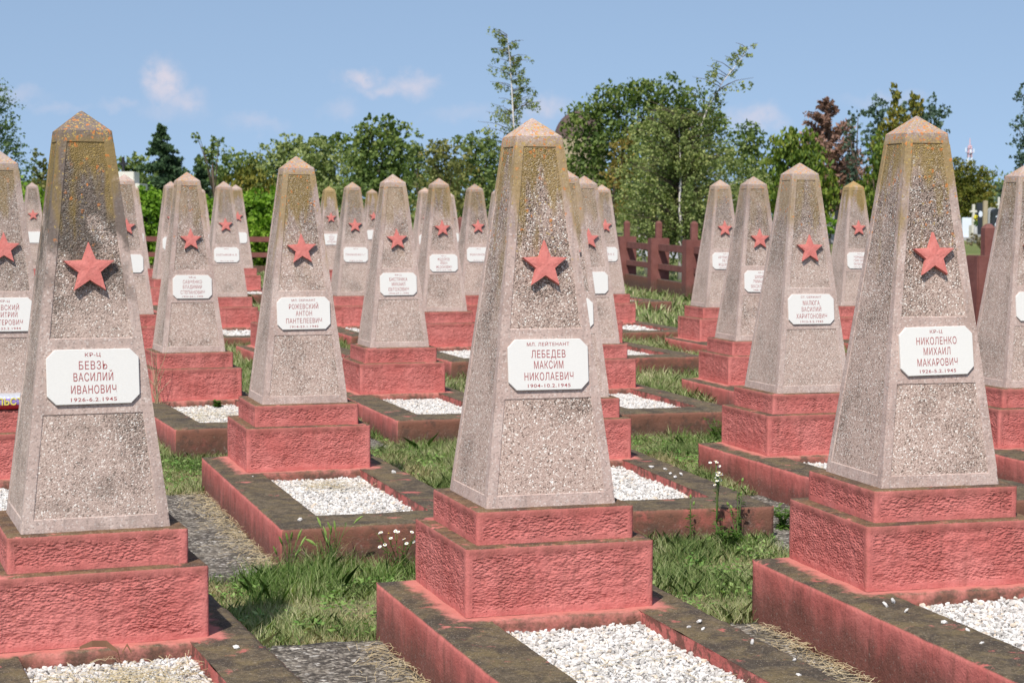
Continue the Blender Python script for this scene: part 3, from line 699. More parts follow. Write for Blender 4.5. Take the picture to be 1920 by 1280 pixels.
def tall_grass(name, key, regs, h0, wd, mat, seed, lean=1.25):
    g = np.random.default_rng(seed); x, y = tuft_pts(key, regs, g)
    ok = ~blocked(x, y, -.002); x, y = x[ok], y[ok]
    h = h0*(.25+.85*g.random(len(x))**1.6)*(.75+.5*patch_noise(x, y, 9, seed))
    return quads_mesh(name, blades(x, y, gz(x, y)-.01, h, wd*g.uniform(.6, 1.3, len(x)), h*g.uniform(.1, lean, len(x))**1.0, g), 5, mat)
# lush strip before the kerb of the second-row left grave and right of the blackened grave
tag(ob('tall_grass', tall_grass('tall_grass', 'C1', [(-.62, -.05, -2.62, -2.27, 2600), (-.75, -.30, -2.85, -2.35, 1700), (-.05, .5, -2.5, -2.27, 900)], .17, .0032, M['lush'], 21)),
    'tall lush grass along the kerb front right of the blackened grave', 'grass', kind='stuff')
tag(ob('tall_grass', tall_grass('tall_grass', 'G2', [(-.5, .45, -2.62, -2.27, 1900)], .15, .0042, M['lush'], 22)), 'taller grass along the kerb left of the centre obelisk', 'grass', kind='stuff')
tag(ob('tall_grass', tall_grass('tall_grass', 'B1', [(-.1, .5, -2.5, -2.27, 900), (.35, .75, -2.4, -2.1, 500)], .10, .0034, M['lush'], 23)), 'grass under the white-flowered weed right of the centre grave', 'grass', kind='stuff')
tag(ob('tall_grass', tall_grass('tall_grass', 'G3', [(-.2, .5, -2.7, -2.27, 500), (.5, .95, -2.3, -1.7, 200)], .14, .006, M['lush'], 24)), 'taller grass right of the centre obelisk before the second gravel bed', 'grass', kind='stuff')
tag(ob('tall_grass', tall_grass('tall_grass', 'G1', [(-.1, .5, -2.7, -2.27, 500)], .13, .008, M['lush'], 25)), 'grass before the mossy kerb at the left', 'grass', kind='stuff')
tag(ob('tall_grass', tall_grass('tall_grass', 'A', [(.50, .85, -.1, .45, 330)], .10, .006, M['lush'], 26)), 'grass in the shade beside the blackened grave', 'grass', kind='stuff')

# loose straw along kerb feet and on the gravel beds
def straw(name, pts, L, wd, mat, seed, zf):
    g = np.random.default_rng(seed); V = []
    for (x, y) in pts:
        z = zf(x, y)+g.uniform(.002, .02); a = g.uniform(0, 6.3); l = L*g.uniform(.4, 1.2); dz = g.uniform(-.008, .022)
        d = np.array([math.cos(a), math.sin(a), 0])*l/2; s = np.array([-math.sin(a), math.cos(a), 0.4])*wd/2; c = np.array([x, y, z])
        V += [c-d-s, c-d+s, c+s+(0, 0, dz*.7), c-s+(0, 0, dz*.7), c-s+(0, 0, dz*.7), c+s+(0, 0, dz*.7), c+d+s+(0, 0, dz*.2), c+d-s+(0, 0, dz*.2)]
    return quads_mesh(name, V, 4, mat)
M['straw'] = m_leaf('pale straw', [(.30, .23, .13), (.47, .37, .22), (.60, .50, .33), (.38, .32, .21)], .2, 5)
g = np.random.default_rng(31)
pts = []
for key, s in (('B', -1), ('C', -1), ('C1', -1)):
    for _ in range(750):
        p = to_world(key, s*(KW+abs(g.normal(0, .075))), g.uniform(-2.2, .15)); pts.append((p.x, p.y))
tag(ob('straw_litter', straw('straw_litter', pts, .085, .0018, M['straw'], 1, lambda x, y: float(gz(x, y))+.03)), 'pale straw litter along the feet of the kerbs on the concrete strips', 'straw', kind='stuff')
for key, n, sx, sy, cx, cy, lab in (('A', 420, .15, .12, .02, -.75, 'dead straw heaped on the gravel of the blackened grave'),
                                    ('C1', 170, .09, .10, .02, -.78, 'dry yellow grass on the gravel of the grave behind the left and centre ones'),
                                    ('G1', 260, .16, .3, -.05, -1.25, 'dry grass over the gravel of the straw-grown grave'),
                                    ('B', 60, .2, .2, 0, -1.0, 'few dry stems on the gravel of the centre front grave')):
    pts = [];
    while len(pts) < n:
        lx, ly = g.normal(cx, sx), g.normal(cy, sy)
        if abs(lx) < IW-.01 and -IF+.02 < ly < -IB-.01: p = to_world(key, lx, ly); pts.append((p.x, p.y))
    zz = GV[key].location.z+HK-.036
    tag(ob('straw_litter', straw('straw_litter', pts, .10, .0020, M['straw'], n, lambda x, y, zz=zz: zz)), lab, 'straw', kind='stuff')

# ------------------------------------------------------------------ weeds
M['stem'] = m_leaf('weed stem', [(.07, .13, .03), (.13, .20, .05)], .1, 4)
M['weedleaf'] = m_leaf('weed leaves', [(.04, .10, .015), (.09, .17, .03), (.17, .26, .07)], .35, 6)
M['petal'] = m_plain('white petals', (.82, .82, .80), .6, .05, 60, 0)
M['eye'] = m_plain('yellow flower centre', (.65, .45, .05), .7, .1, 60, 0)
M['bud'] = m_leaf('pale green buds', [(.20, .32, .07), (.32, .43, .12)], .3, 6)
def leaf_quad(p, d, L, W, g, droop=.3):
    d = Vector(d).normalized(); s = d.cross(Vector((0, 0, 1))).normalized()*W/2; m_ = p+d*L*.45; t = p+d*L-Vector((0, 0, L*droop))
    return [p, m_+s, t, m_-s]
def weed(name, label, cat, base, h, nst, g, flowers=0, leafL=.05, leafW=.012, spread=.25, heads='daisy', nl=14, side=None):
    """nst leafy stems fanning from one root, flower heads at their tips"""
    r = empty(name, base); tag(r, label, cat); SV = []; SF = []; LV = []; PV = []; EV = []; BV = []
    for k in range(nst):
        a = g.uniform(0, 6.3); hh = h*g.uniform(.55, 1.0); sp = spread*g.uniform(.2, 1)*hh
        d = Vector((math.cos(a)*sp, math.sin(a)*sp, 0)); pts = [Vector((0, 0, 0))+d*(t**1.4)+Vector((0, 0, hh*t)) for t in (0, .25, .5, .75, 1)]
        tube(pts, [.0026, .0024, .002, .0016, .0012], 5, SV, SF)
        for j in range(nl):
            t = g.uniform(.03, .93); i = min(3, int(t*4)); p = pts[i].lerp(pts[i+1], t*4-i); b = g.uniform(0, 6.3)
            LV += leaf_quad(p, (math.cos(b), math.sin(b), g.uniform(.1, .9)), leafL*g.uniform(.5, 1.2)*(1.15-t*.6), leafW*g.uniform(.7, 1.3), g)
        tips = [pts[-1]+Vector((g.normal(0, .012), g.normal(0, .012), g.normal(0, .008))) for _ in range(flowers)]
        for tp in tips:
            tube([pts[-2], tp], [.001, .0008], 4, SV, SF)
            if heads == 'daisy':
                nrm_ = Vector((g.normal(-.1, .3), g.normal(-.35, .3), 1)).normalized(); u = nrm_.cross(Vector((1, 0, 0))).normalized(); v_ = nrm_.cross(u)
                for q in range(9):
                    an = q*2*math.pi/9; e =  (u*math.cos(an)+v_*math.sin(an)); s_ = (u*-math.sin(an)+v_*math.cos(an))*.0026
                    PV += [tp+e*.003-s_, tp+e*.0085-s_, tp+e*.0085+s_, tp+e*.003+s_]
                for q in range(6):
                    an = q*math.pi/3; an2 = an+math.pi/3
                    EV += [tp+nrm_*.003, tp+(u*math.cos(an)+v_*math.sin(an))*.0042, tp+(u*math.cos(an2)+v_*math.sin(an2))*.0042]
            else:
                ax = (tp-pts[-2]).normalized(); u = ax.orthogonal().normalized(); v_ = ax.cross(u); L_ = .022 if heads == 'bud' else .062
                R_ = .0065 if heads == 'bud' else .0058; ring = []
                for q, (tt, rr) in enumerate(((0, .3), (.35, 1), (.7, .8), (1, .15))):
                    ring.append([tp+ax*L_*tt+(u*math.cos(2*math.pi*w_/6)+v_*math.sin(2*math.pi*w_/6))*R_*rr+(Vector((0, 0, -.012*tt*tt)) if heads == 'spike' else Vector())for w_ in range(6)])
                B1_ = []; BV.append(B1_)
                for q in range(3):
                    for w_ in range(6): B1_ += [ring[q][w_], ring[q][(w_+1) % 6], ring[q+1][(w_+1) % 6], ring[q+1][w_]]
    ob('stem', mesh('stem', SV, SF, M['stem'], smooth=True), r)
    if LV: o = ob('leaf', quads_mesh('leaf', LV, 4, M['weedleaf']), r); o.name = 'foliage'
    if PV: ob('petals', quads_mesh('petals', PV, 4, M['petal']), r); ob('flower_centre', quads_mesh('flower_centre', EV, 3, M['eye']), r)
    for b1 in BV: ob('seed_head' if heads == 'spike' else 'bud', quads_mesh('bud', b1, 4, M['bud']), r)
    return r
g = np.random.default_rng(77)
def on_ground(key, lx, ly):
    p = to_world(key, lx, ly); return (p.x, p.y, float(gz(p.x, p.y))-.005)
weed('flowering_weed', 'tall white-flowered weed in front of the brown kerb right of the centre grave', 'weed', on_ground('B1', .16, -2.34), .47, 3, g, 5, .06, .011, .10)
weed('budding_weed', 'weed with pale green buds right beside the tall white-flowered one', 'weed', on_ground('B1', .27, -2.35), .33, 5, g, 1, .05, .012, .35, 'bud')
weed('budding_weed', 'slender weed with two pale buds left of the tall white-flowered one', 'weed', on_ground('B1', .02, -2.35), .34, 2, g, 1, .05, .012, .15, 'bud')
weed('leafy_weed', 'low leafy weed between the white-flowered weed and the kerb corner', 'weed', on_ground('B1', .20, -2.42), .16, 12, g, 0, .06, .014, .8)
weed('flowering_weed', 'small daisy-flowered weed before the kerb corner behind the blackened grave', 'weed', on_ground('C1', .02, -2.37), .22, 7, g, 2, .05, .008, .7)
weed('flowering_weed', 'small daisy-flowered weed at the left rear corner of the centre grave', 'weed', on_ground('C1', .42, -2.36), .20, 7, g, 2, .05, .008, .7)
weed('foxtail_grass', 'foxtail grass with nodding green heads in front of the red kerb corner', 'grass', on_ground('C1', -.30, -2.36), .28, 9, g, 1, .12, .005, .35, 'spike', 6)
weed('foxtail_grass', 'foxtail grass clump right of the blackened grave plinth', 'grass', on_ground('C1', -.52, -2.50), .22, 8, g, 1, .11, .005, .45, 'spike', 6)
weed('leafy_weed', 'dark bushy weed beside the second-row plinth at the left', 'weed', on_ground('G1', .46, -2.38), .36, 7, g, 0, .05, .016, .25, nl=22)
weed('broad_bladed_weed', 'weed with long dark arching blades before the kerb left of the centre obelisk', 'weed', on_ground('G2', .05, -2.36), .33, 10, g, 0, .28, .014, .55, nl=2)
weed('broad_bladed_weed', 'second tuft of arching blades closer to the centre obelisk', 'weed', on_ground('G2', .36, -2.36), .38, 10, g, 0, .28, .014, .55, nl=2)
weed('leafy_weed', 'leafy weed by the kerb corner left of the right-hand front grave', 'weed', on_ground('B1', .66, -2.0), .17, 12, g, 0, .08, .014, .7)
weed('leafy_weed', 'leafy weed in the strip under the third gravel bed', 'weed', on_ground('G3', .25, -2.38), .18, 12, g, 0, .07, .014, .7)
weed('leafy_weed', 'bright yellow-green weed in the gravel by the straw-grown grave', 'weed', tuple(to_world('G1', .12, -.52, HK-.05)), .07, 8, g, 0, .05, .03, .9)
# tall dry stalks by the third-row left grave
dr = empty('dry_grass_clump', tuple(to_world('G1', -.33, -.50, HK-.01))); tag(dr, 'tall bleached grass stalks rising before the red plinth at the left', 'dry grass')
SV = []; SF = []
for k in range(16):
    a = g.uniform(0, 6.3); hh = g.uniform(.18, .48); d = Vector((math.cos(a), math.sin(a), 0))*g.uniform(.02, .14)
    tube([Vector((g.normal(0, .015), g.normal(0, .01), 0))+d*t*t+Vector((0, 0, hh*t)) for t in (0, .35, .7, 1)], [.0022, .002, .0016, .0008], 4, SV, SF)
ob('stalks', mesh('stalks', SV, SF, M['straw']), dr)
# curled brown leaf on the blackened grave's kerb
V = []; base = Vector((0, 0, 0)); pr = [Vector((-.13, 0, .045)), Vector((-.09, 0, .058)), Vector((-.045, 0, .058)), Vector((-.01, .0, .035)), Vector((0, 0, -.01))]
M['deadleaf'] = m_leaf('dead brown leaf', [(.13, .06, .035), (.24, .13, .07)], .15, 8)
for a, b_ in zip(pr, pr[1:]):
    wa = .004+.006*(pr.index(a) in (1, 2)); wb = .004+.006*(pr.index(b_) in (1, 2))
    V += [a+Vector((0, 0, wa)), a-Vector((0, .004, wa)), b_-Vector((0, .004, wb)), b_+Vector((0, 0, wb))]
pr2 = [Vector((0, 0, -.01)), Vector((.005, 0, .03)), Vector((.02, 0, .055)), Vector((.034, 0, .03))]
for a, b_ in zip(pr2, pr2[1:]): V += [a+Vector((0, 0, .004)), a-Vector((0, .004, .004)), b_-Vector((0, .004, .004)), b_+Vector((0, 0, .004))]
tag(ob('dead_leaf', quads_mesh('dead_leaf', V, 4, M['deadleaf']), None, tuple(to_world('A', .02, -.60, HK+.0))), 'curled brown dead leaf standing in the straw before the blackened grave', 'leaf')

# stray white stones on the kerbs
def chip(key, lx, ly, r, lab, grp):
    gg = np.random.default_rng(int(abs(lx*1000)+abs(ly*777))); v = stone(r, gg); z = -v[:, 2].min()
    me = mesh('stone_chip', v, STONE_F, M['gravel']); p = to_world(key, lx, ly, HK)
    tag(ob('stone_chip', me, None, (p.x, p.y, p.z+z-.002)), lab, 'stone', grp)
for lx, ly, r, w_ in ((.40, -.66, .014, 'largest and farthest'), (.335, -.72, .010, 'second farthest, by the gravel corner'), (.37, -.76, .009, 'middle of three close together'), (.44, -1.0, .010, 'fourth from the plinth'), (.47, -1.25, .009, 'second nearest the camera'), (.40, -1.42, .009, 'nearest the camera')):
    chip('B', lx, ly, r, 'white chip on the right kerb of the centre grave, '+w_, 'loose chips on the centre kerb')
for lx, ly, r, w_ in ((-.40, -.60, .013, 'leftmost and largest'), (-.35, -.56, .012, 'close to the plinth corner'), (-.37, -.70, .009, 'third from the plinth'), (-.33, -.90, .012, 'fourth from the plinth'), (-.31, -1.02, .009, 'second nearest the camera'), (-.36, -1.2, .009, 'nearest the camera')):
    chip('C', lx, ly, r, 'white chip on the left kerb of the right-hand grave, '+w_, 'loose chips on the right kerb')
for lx, ly, r in ((.42, -.62, .015),): chip('C1', lx, ly, r, 'white chip on the kerb right of the gravel with dry grass', None)
chip('C1', -.35, -.55, .007, 'tiny white chip on the kerb by the plinth of the grave with dry-grassed gravel', None)
chip('C1', -.38, -2.05, .012, 'white chip at the front kerb corner of the grave with dry-grassed gravel', None)
chip('A', .40, -.55, .011, 'white chip on the dark kerb bar beside the blackened grave', None)
for lx, ly, r, w_ in ((.33, -.80, .018, 'farthest and largest'), (.38, -.9, .012, 'second from the back'), (.36, -1.05, .012, 'middle'), (.40, -1.12, .012, 'rightmost'), (.33, -1.22, .014, 'nearest the camera')):
    chip('B1', lx, ly, r, w_+' of five white chips on the mossy kerb behind the centre grave', 'loose chips on the second-row kerb')

# ------------------------------------------------------------------ ribboned wreath on the left edge grave
wr = empty('memorial_wreath', tuple(to_world('D', 0.02, -.272, Z1)), ROWYAW+.05); tag(wr, 'rolled bouquet with silver, purple and red ribbon on the plinth at the left edge', 'bouquet')
M['foil'] = m_plain('silver foil wrap', (.62, .63, .66), .3, .15, 20, .002, .5, .5)
M['purple'] = m_plain('purple ribbon', (.30, .22, .50), .45, .15, 14, 0, .4)
M['redrib'] = m_plain('red ribbon', (.52, .03, .04), .4, .15, 14, 0, .4)
M['yellow'] = m_plain('yellow print', (.70, .62, .12), .5, .1, 14, 0)
def arc(x0, x1, r, a0, a1, cz, n=10, m_=14):
    V = []; F = []
    for i in range(m_+1):
        x = x0+(x1-x0)*i/m_
        for k in range(n+1):
            a = a0+(a1-a0)*k/n; rr = r*(1+.03*math.sin(x*60+a*3)); V.append((x, -rr*math.cos(a), cz+rr*math.sin(a)))
    for i in range(m_):
        for k in range(n): F.append((i*(n+1)+k, i*(n+1)+k+1, (i+1)*(n+1)+k+1, (i+1)*(n+1)+k))
    return V, F
for nm, a0, a1, rr, mt in (('red_ribbon', -1.5, -.35, .0452, 'redrib'), ('purple_ribbon', -.35, .42, .0455, 'purple'), ('foil_wrap', .42, 4.75, .0450, 'foil')):
    Vq, Fq = arc(-.26, .27, rr, a0, a1, .047); 
    ob(nm, mesh(nm, Vq, Fq, M[mt], smooth=True), wr)
cu = bpy.data.curves.new('t', 'FONT'); cu.body = 'ЛЬСТ'; cu.size = .050; cu.offset = .001; cu.extrude = .0008
o = bpy.data.objects.new('t', cu); C.objects.link(o); me = bpy.data.meshes.new_from_object(o.evaluated_get(bpy.context.evaluated_depsgraph_get())); bpy.data.objects.remove(o)
me.materials.clear(); me.materials.append(M['yellow'])
me.transform(Matrix.Translation((-.082, -.0478, .031)) @ Matrix.Rotation(math.pi/2, 4, 'X')); ob('ribbon_lettering', me, wr)

# ------------------------------------------------------------------ fence
def post_part(r, hz, hf, w_=.36):
    ob('post', from_bm('post', boxes([(-w_/2, w_/2, -w_/2, w_/2, -.4, hz)], .012), M['fence']), r)
    bm = bmesh.new(); s = .058; t = hz+hf
    b = [bm.verts.new((x*s, y*s, hz-.01)) for x, y in ((-1, -1), (1, -1), (1, 1), (-1, 1))]; c_ = [bm.verts.new((v.co.x, v.co.y, t-.05)) for v in b]
    d_ = [bm.verts.new((v.co.x*.45, v.co.y*.45, t-.01)) for v in b]; e = bm.verts.new((0, 0, t))
    for k in range(4):
        j = (k+1) % 4; bm.faces.new((b[k], b[j], c_[j], c_[k])); bm.faces.new((c_[k], c_[j], d_[j], d_[k])); bm.faces.new((d_[k], d_[j], e))
    ob('finial', from_bm('finial', bm, M['fence']), r)
def fence(name, label, posts, hz, rails, wall):
    """posts: world (x, y); every post, rail and low wall panel is a part"""
    o0 = Vector((*posts[0], 0)); o0.z = float(gz(o0.x, o0.y)); root = empty(name, o0); tag(root, label, 'fence')
    pz = []
    for x, y in posts:
        z = float(gz(x, y)); pz.append(z)
    for i, (x, y) in enumerate(posts):
        nx_, ny_ = posts[min(i+1, len(posts)-1)]; px_, py_ = posts[max(i-1, 0)]
        an = math.atan2(ny_-py_, nx_-px_); top = hz-pz[i]
        holder = Matrix.Translation((x-o0.x, y-o0.y, pz[i]-o0.z)) @ Matrix.Rotation(an, 4, 'Z')
        n0 = set(o.name for o in root.children)
        post_part(root, top, .34)
        for o in root.children:
            if o.name not in n0: o.matrix_local = holder
        if i+1 < len(posts):
            L = math.hypot(nx_-x, ny_-y); an = math.atan2(ny_-y, nx_-x)
            m_ = Matrix.Translation((x-o0.x, y-o0.y, 0)) @ Matrix.Rotation(an, 4, 'Z')
            for a, b in rails:
                q = ob('rail', from_bm('rail', boxes([(.16, L-.16, -.045, .045, a-o0.z, b-o0.z)], .008), M['fence']), root); q.matrix_local = m_
            q = ob('low_wall', from_bm('low_wall', boxes([(.16, L-.16, -.07, .07, -.5, wall-o0.z)], .01), M['fencewall']), root); q.matrix_local = m_
fl = lambda d: 7.63-.1324*d
ds = [13.0, 16.2, 19.5, 22.9, 26.3, 29.7, 33.0, 36.0, 39.2, 42.4]
fence('concrete_fence', 'dark red concrete fence with square posts and rails at the right of the graves', [(fl(d), d) for d in ds], 1.25, [(1.0, 1.13), (.64, .75)], .455)
xc = fl(42.4)
fence('concrete_fence', 'dark red concrete fence in front of the bright hedge at the back', [(xc-.6-2.66*i, 43.8+.16*i) for i in range(0, 7)], 1.32, [(1.03, 1.16), (.66, .78)], .46)

# ------------------------------------------------------------------ foliage
def unit(n, g):
    v = g.normal(size=(n, 3)); return v/np.linalg.norm(v, axis=1, keepdims=True)
def leaf_quads(P, size, g, asp=1.6, up=0.0, out=None):
    """diamond leaves at P; up>0 turns their long axis upwards"""
    n = len(P); a = unit(n, g)
    if up: a = a*(1-up)+np.array([0, 0, 1])*up; a /= np.linalg.norm(a, axis=1, keepdims=True)
    b = unit(n, g)
    if out is not None: b = b+out*.8
    c = np.cross(a, b); c /= np.linalg.norm(c, axis=1, keepdims=True)+1e-9
    s = (size*g.uniform(.6, 1.3, n))[:, None]
    nn = np.cross(a, c)
    return np.stack([P-a*s*asp/2, P+c*s/2+nn*s*.12, P+a*s*asp/2, P-c*s/2+nn*s*.12], 1).reshape(-1, 3)
def blob_points(c, r, n, g, shell=.55, cl=.2, per=28, squash=1.0):
    """leaf positions gathered in clumps through an ellipsoid's outer volume"""
    k = max(3, n//per); d = unit(k, g); rad = shell+(1.02-shell)*g.random(k)**.7
    cen = np.array(c)+d*rad[:, None]*np.array(r); cr = cl*min(r)*g.uniform(.6, 1.5, k)
    m_ = g.integers(0, k, n); off = unit(n, g)*(g.random(n)**.5)[:, None]*cr[m_][:, None]; off[:, 2] *= squash
    return cen[m_]+off, d[m_]
def tree(name, label, cat, d, base_px, blobs, leaf, dens, mat, trunk='bark', tr=None, up=0, asp=1.6, shell=.5, cl=.22, squash=.8, seed=0, group='trees beyond the graves', thick=1.0, per=28):
    """blobs: ellipses given in photo pixels (cx, cy, rx, ry), built at distance d with real depth"""
    g = np.random.default_rng(seed*1000+abs(int(base_px))); bx = (base_px-960)/FPX*d; bz = float(gz(bx, d)); root = empty(name, (bx, d, bz)); tag(root, label, cat, group)
    pw = d/FPX; P = []; O = []; cs = []
    for cx, cy, rx, ry in blobs:
        c = px(cx, cy, d); c.y += g.uniform(-.4, .4)*rx*pw; r = (rx*pw*1.13, max(rx, .6*ry)*pw*thick, ry*pw*1.10); cs.append((c, r))
        n = int(1.9*dens*(rx*pw)*(ry*pw)/(leaf*leaf)); p, o = blob_points(c, r, n, g, shell*.5, cl*1.25, max(8, n//110), squash); P.append(p); O.append(o)
    P = np.concatenate(P)-np.array([bx, d, bz]); O = np.concatenate(O)
    P = P[P[:, 2] > .05]; O = O[:len(P)]
    ob('crown', quads_mesh('crown', leaf_quads(P, leaf, g, asp, up, O), 4, mat), root)
    V = []; F = []; top = max(c.z+r[2]*.3 for c, r in cs)-bz; tr = tr or top*.016
    axis = [Vector((0, 0, -.1)), Vector((g.normal(0, .05)*top, 0, top*.35)), Vector((g.normal(0, .05)*top, 0, top*.7))]
    tube(axis, [tr, tr*.75, tr*.4], 8, V, F)
    for c, r in cs:
        e = c-Vector((bx, d, bz)); s = axis[1].lerp(axis[0], .4) if e.z < top*.6 else axis[1]
        if e.z > s.z: tube([s, s.lerp(e, .5)+Vector((0, 0, .08*top)), e], [tr*.5, tr*.35, tr*.12], 6, V, F)
    ob('trunk', mesh('trunk', V, F, M[trunk], smooth=True), root); return root
def conifer(name, label, d, tipx, tipy, basepx, halfpx, leaf, mat, seed, nb=150, droop=.35, group='trees beyond the graves', lens=1.0, taper=.85, spray=.13):
    """whorled branches with needle sprays on a straight trunk"""
    g = np.random.default_rng(seed); t = px(tipx, tipy, d); bx = (basepx-960)/FPX*d; bz = float(gz(bx, d)); root = empty(name, (bx, d, bz)); tag(root, label, 'tree', group)
    Hh = t.z-bz; W_ = halfpx*d/FPX; P = []; V = []; F = []; tx = t.x-bx
    tube([Vector((0, 0, -.1)), Vector((tx*.5, 0, Hh*.5)), Vector((tx, 0, Hh*.99))], [Hh*.022, Hh*.014, .01], 7, V, F)
    for k in range(nb):
        h = .12+.87*(k+g.random())/nb; L = W_*(1-h)**taper*g.uniform(.55, 1.15)*lens+.02*Hh*.5; a = g.uniform(0, 6.28)
        s = Vector((tx*h, 0, h*Hh)); e = s+Vector((math.cos(a)*L, math.sin(a)*L, -L*droop+L*.12)); m_ = s.lerp(e, .55)+Vector((0, 0, -L*.06))
        tube([s, m_, e], [.012*Hh*(1-h)*.5+.005, .006, .003], 4, V, F)
        n = int(40+150*L/W_); u = g.random(n)**.7
        q = np.array(s)[None]*(1-u)[:, None]+np.array(e)[None]*u[:, None]; q = q+g.normal(size=(n, 3))*L*np.array([spray, spray, spray*.55]); q[:, 2] -= g.random(n)*L*.10
        P.append(q)
    P = np.concatenate(P); ob('crown', quads_mesh('crown', leaf_quads(P, leaf, g, 2.2, .0), 4, mat), root)
    ob('trunk', mesh('trunk', V, F, M['bark'], smooth=True), root); return root
def weeping(name, label, d, stems, leaf, mat, seed, nb, Lpx, bark='birch', droop=.9, dens=1.0, group='birches by the fence', r0=.07, zone=(.25, 1), upb=.5):
    """birch-like: pale stems given in photo pixels, thin branches with hanging leafy twigs"""
    g = np.random.default_rng(seed); b = px(*stems[0][0], d); root = empty(name, (b.x, d, float(gz(b.x, d)))); tag(root, label, 'tree', group); o0 = root.location
    V = []; F = []; BV = []; BF = []; P = []
    for si, st in enumerate(stems):
        pts = [px(u, v, d)-o0 for u, v in st]
        if si == 0: pts[0].z = -.1
        n = len(pts); rr = [r0*(1 if si == 0 else .40)*(1-.95*(i/(n-1))**.8) for i in range(n)]; tube(pts, rr, 8, V, F)
        seg = [(pts[i+1]-pts[i]).length for i in range(n-1)]; tot = sum(seg)
        for k in range(nb[si]):
            t = zone[0]+(zone[1]-zone[0])*(k+g.random())/nb[si] if si == 0 else .1+.9*(k+g.random())/nb[si]; s_ = t*tot; i = 0
            while i < n-2 and s_ > seg[i]: s_ -= seg[i]; i += 1
            s = pts[i].lerp(pts[i+1], min(1, s_/seg[i])); Lm = Lpx[si]*d/FPX*(1.15-t*.75)*g.uniform(.4, 1.1); a = g.uniform(0, 6.28)
            if si == 0 and math.sin(a) < 0 and abs(math.cos(a)) < .7 and g.random() < .66: a = -a   # few twigs hang before the white stem
            e = s+Vector((math.cos(a)*Lm, math.sin(a)*Lm*.8, Lm*g.uniform(.1, upb)))
            tube([s, s.lerp(e, .5)+Vector((0, 0, Lm*.08)), e], [.011, .007, .003], 4, BV, BF)
            for q in range(int(7*dens*(1 if si == 0 else .55))):
                u = g.uniform(.15, 1.05); p = s.lerp(e, u); hl = Lm*droop*g.uniform(.25, 1); sw = Vector((g.normal(0, .12), g.normal(0, .12), 0))*hl
                nl = int(8+hl/leaf*1.5); tt = g.random(nl)
                P.append(np.array(p)[None]+tt[:, None]*np.array(sw)[None]+np.stack([g.normal(0, leaf*.7, nl), g.normal(0, leaf*.7, nl), -tt*hl+g.normal(0, leaf*.4, nl)], -1))
    P = np.concatenate(P); P = P[P[:, 2] > .03]
    ob('crown', quads_mesh('crown', leaf_quads(P, leaf, g, 1.35, 0), 4, mat), root)
    tk = ob('trunk', mesh('trunk', V, F, M[bark], smooth=True), root); ob('branches', mesh('branches', BV, BF, M['bark'], smooth=True), tk); return root
ML = lambda n, c, tr=.3, s=.5: m_leaf(n, c, tr, s)
L_dark = ML('dark tree leaves', [(0.043, 0.08, 0.02), (0.09, 0.14, 0.031), (0.148, 0.206, 0.049), (0.239, 0.271, 0.077)])
L_mid = ML('mid green leaves', [(0.065, 0.113, 0.03), (0.131, 0.186, 0.051), (0.214, 0.267, 0.081), (0.316, 0.339, 0.127)])
L_pale = ML('pale green leaves', [(0.102, 0.146, 0.041), (0.19, 0.243, 0.076), (0.291, 0.333, 0.124), (0.393, 0.416, 0.179)])
L_olive = ML('olive leaves', [(0.075, 0.094, 0.027), (0.15, 0.163, 0.044), (0.237, 0.231, 0.069), (0.275, 0.213, 0.062)])
L_birch = ML('birch leaves', [(0.073, 0.112, 0.029), (0.159, 0.206, 0.059), (0.265, 0.312, 0.112), (0.398, 0.411, 0.146)], .35, 1.2)
L_gold = ML('yellowing leaves', [(.12, .11, .025), (.22, .175, .04), (.28, .20, .045), (.14, .14, .035)])
L_thuja = ML('thuja sprays', [(0.043, 0.082, 0.013), (0.087, 0.145, 0.018), (0.152, 0.208, 0.025), (0.246, 0.252, 0.044)], .2)
L_thujaY = ML('yellow thuja sprays', [(.05, .075, .010), (.11, .125, .016), (.20, .185, .028), (.27, .20, .04)], .2)
L_blue = ML('blue-green needles', [(0.041, 0.074, 0.047), (0.081, 0.128, 0.084), (0.135, 0.189, 0.128)], .2)
L_spruce = ML('spruce needles', [(0.026, 0.055, 0.024), (0.053, 0.099, 0.04), (0.099, 0.152, 0.068)], .15)
L_rust = ML('rusty dead needles', [(.15, .085, .06), (.27, .155, .115), (.38, .225, .175)], .2)
L_hedge = ML('hedge leaves', [(.06, .13, .010), (.13, .25, .018), (.22, .37, .035), (.32, .44, .06)], .35)
L_brown = ML('dry brown twigs', [(.11, .085, .05), (.20, .16, .09), (.14, .15, .06)], .2)

# --- left half, from the left edge
tree('feathery_tree', 'feathery pale tree entering at the left edge of the photo', 'tree', 55, -40, [(-30, 230, 62, 75), (-10, 185, 30, 25), (-20, 300, 70, 50), (28, 282, 24, 18), (10, 240, 26, 20), (-40, 340, 80, 40)], .06, 3.4, ML('feathery leaves', [(.06, .11, .04), (.11, .17, .07), (.17, .23, .10)], .35), seed=1, cl=.25, shell=.3)
tree('thin_tree', 'small olive tree between the left edge obelisk and the blackened one', 'tree', 70, 78, [(72, 310, 14, 26), (88, 322, 12, 22), (70, 345, 28, 22), (100, 350, 30, 24)], .09, 5, L_olive, seed=2)
tree('rounded_tree', 'row of dark green trees low behind the iron cross', 'tree', 95, 255, [(235, 322, 34, 24), (262, 318, 30, 24), (212, 335, 34, 26), (280, 345, 50, 30), (330, 345, 40, 28)], .14, 6.5, L_mid, seed=3)
conifer('spruce_tree', 'dark spruce with a narrow top at the left third', 80, 303, 233, 314, 84, .095, L_spruce, 4, 135, taper=.80, spray=.10)
conifer('spruce_tree', 'small dark spruce left of the pale round trees', 85, 373, 292, 378, 44, .085, L_spruce, 14, 90)
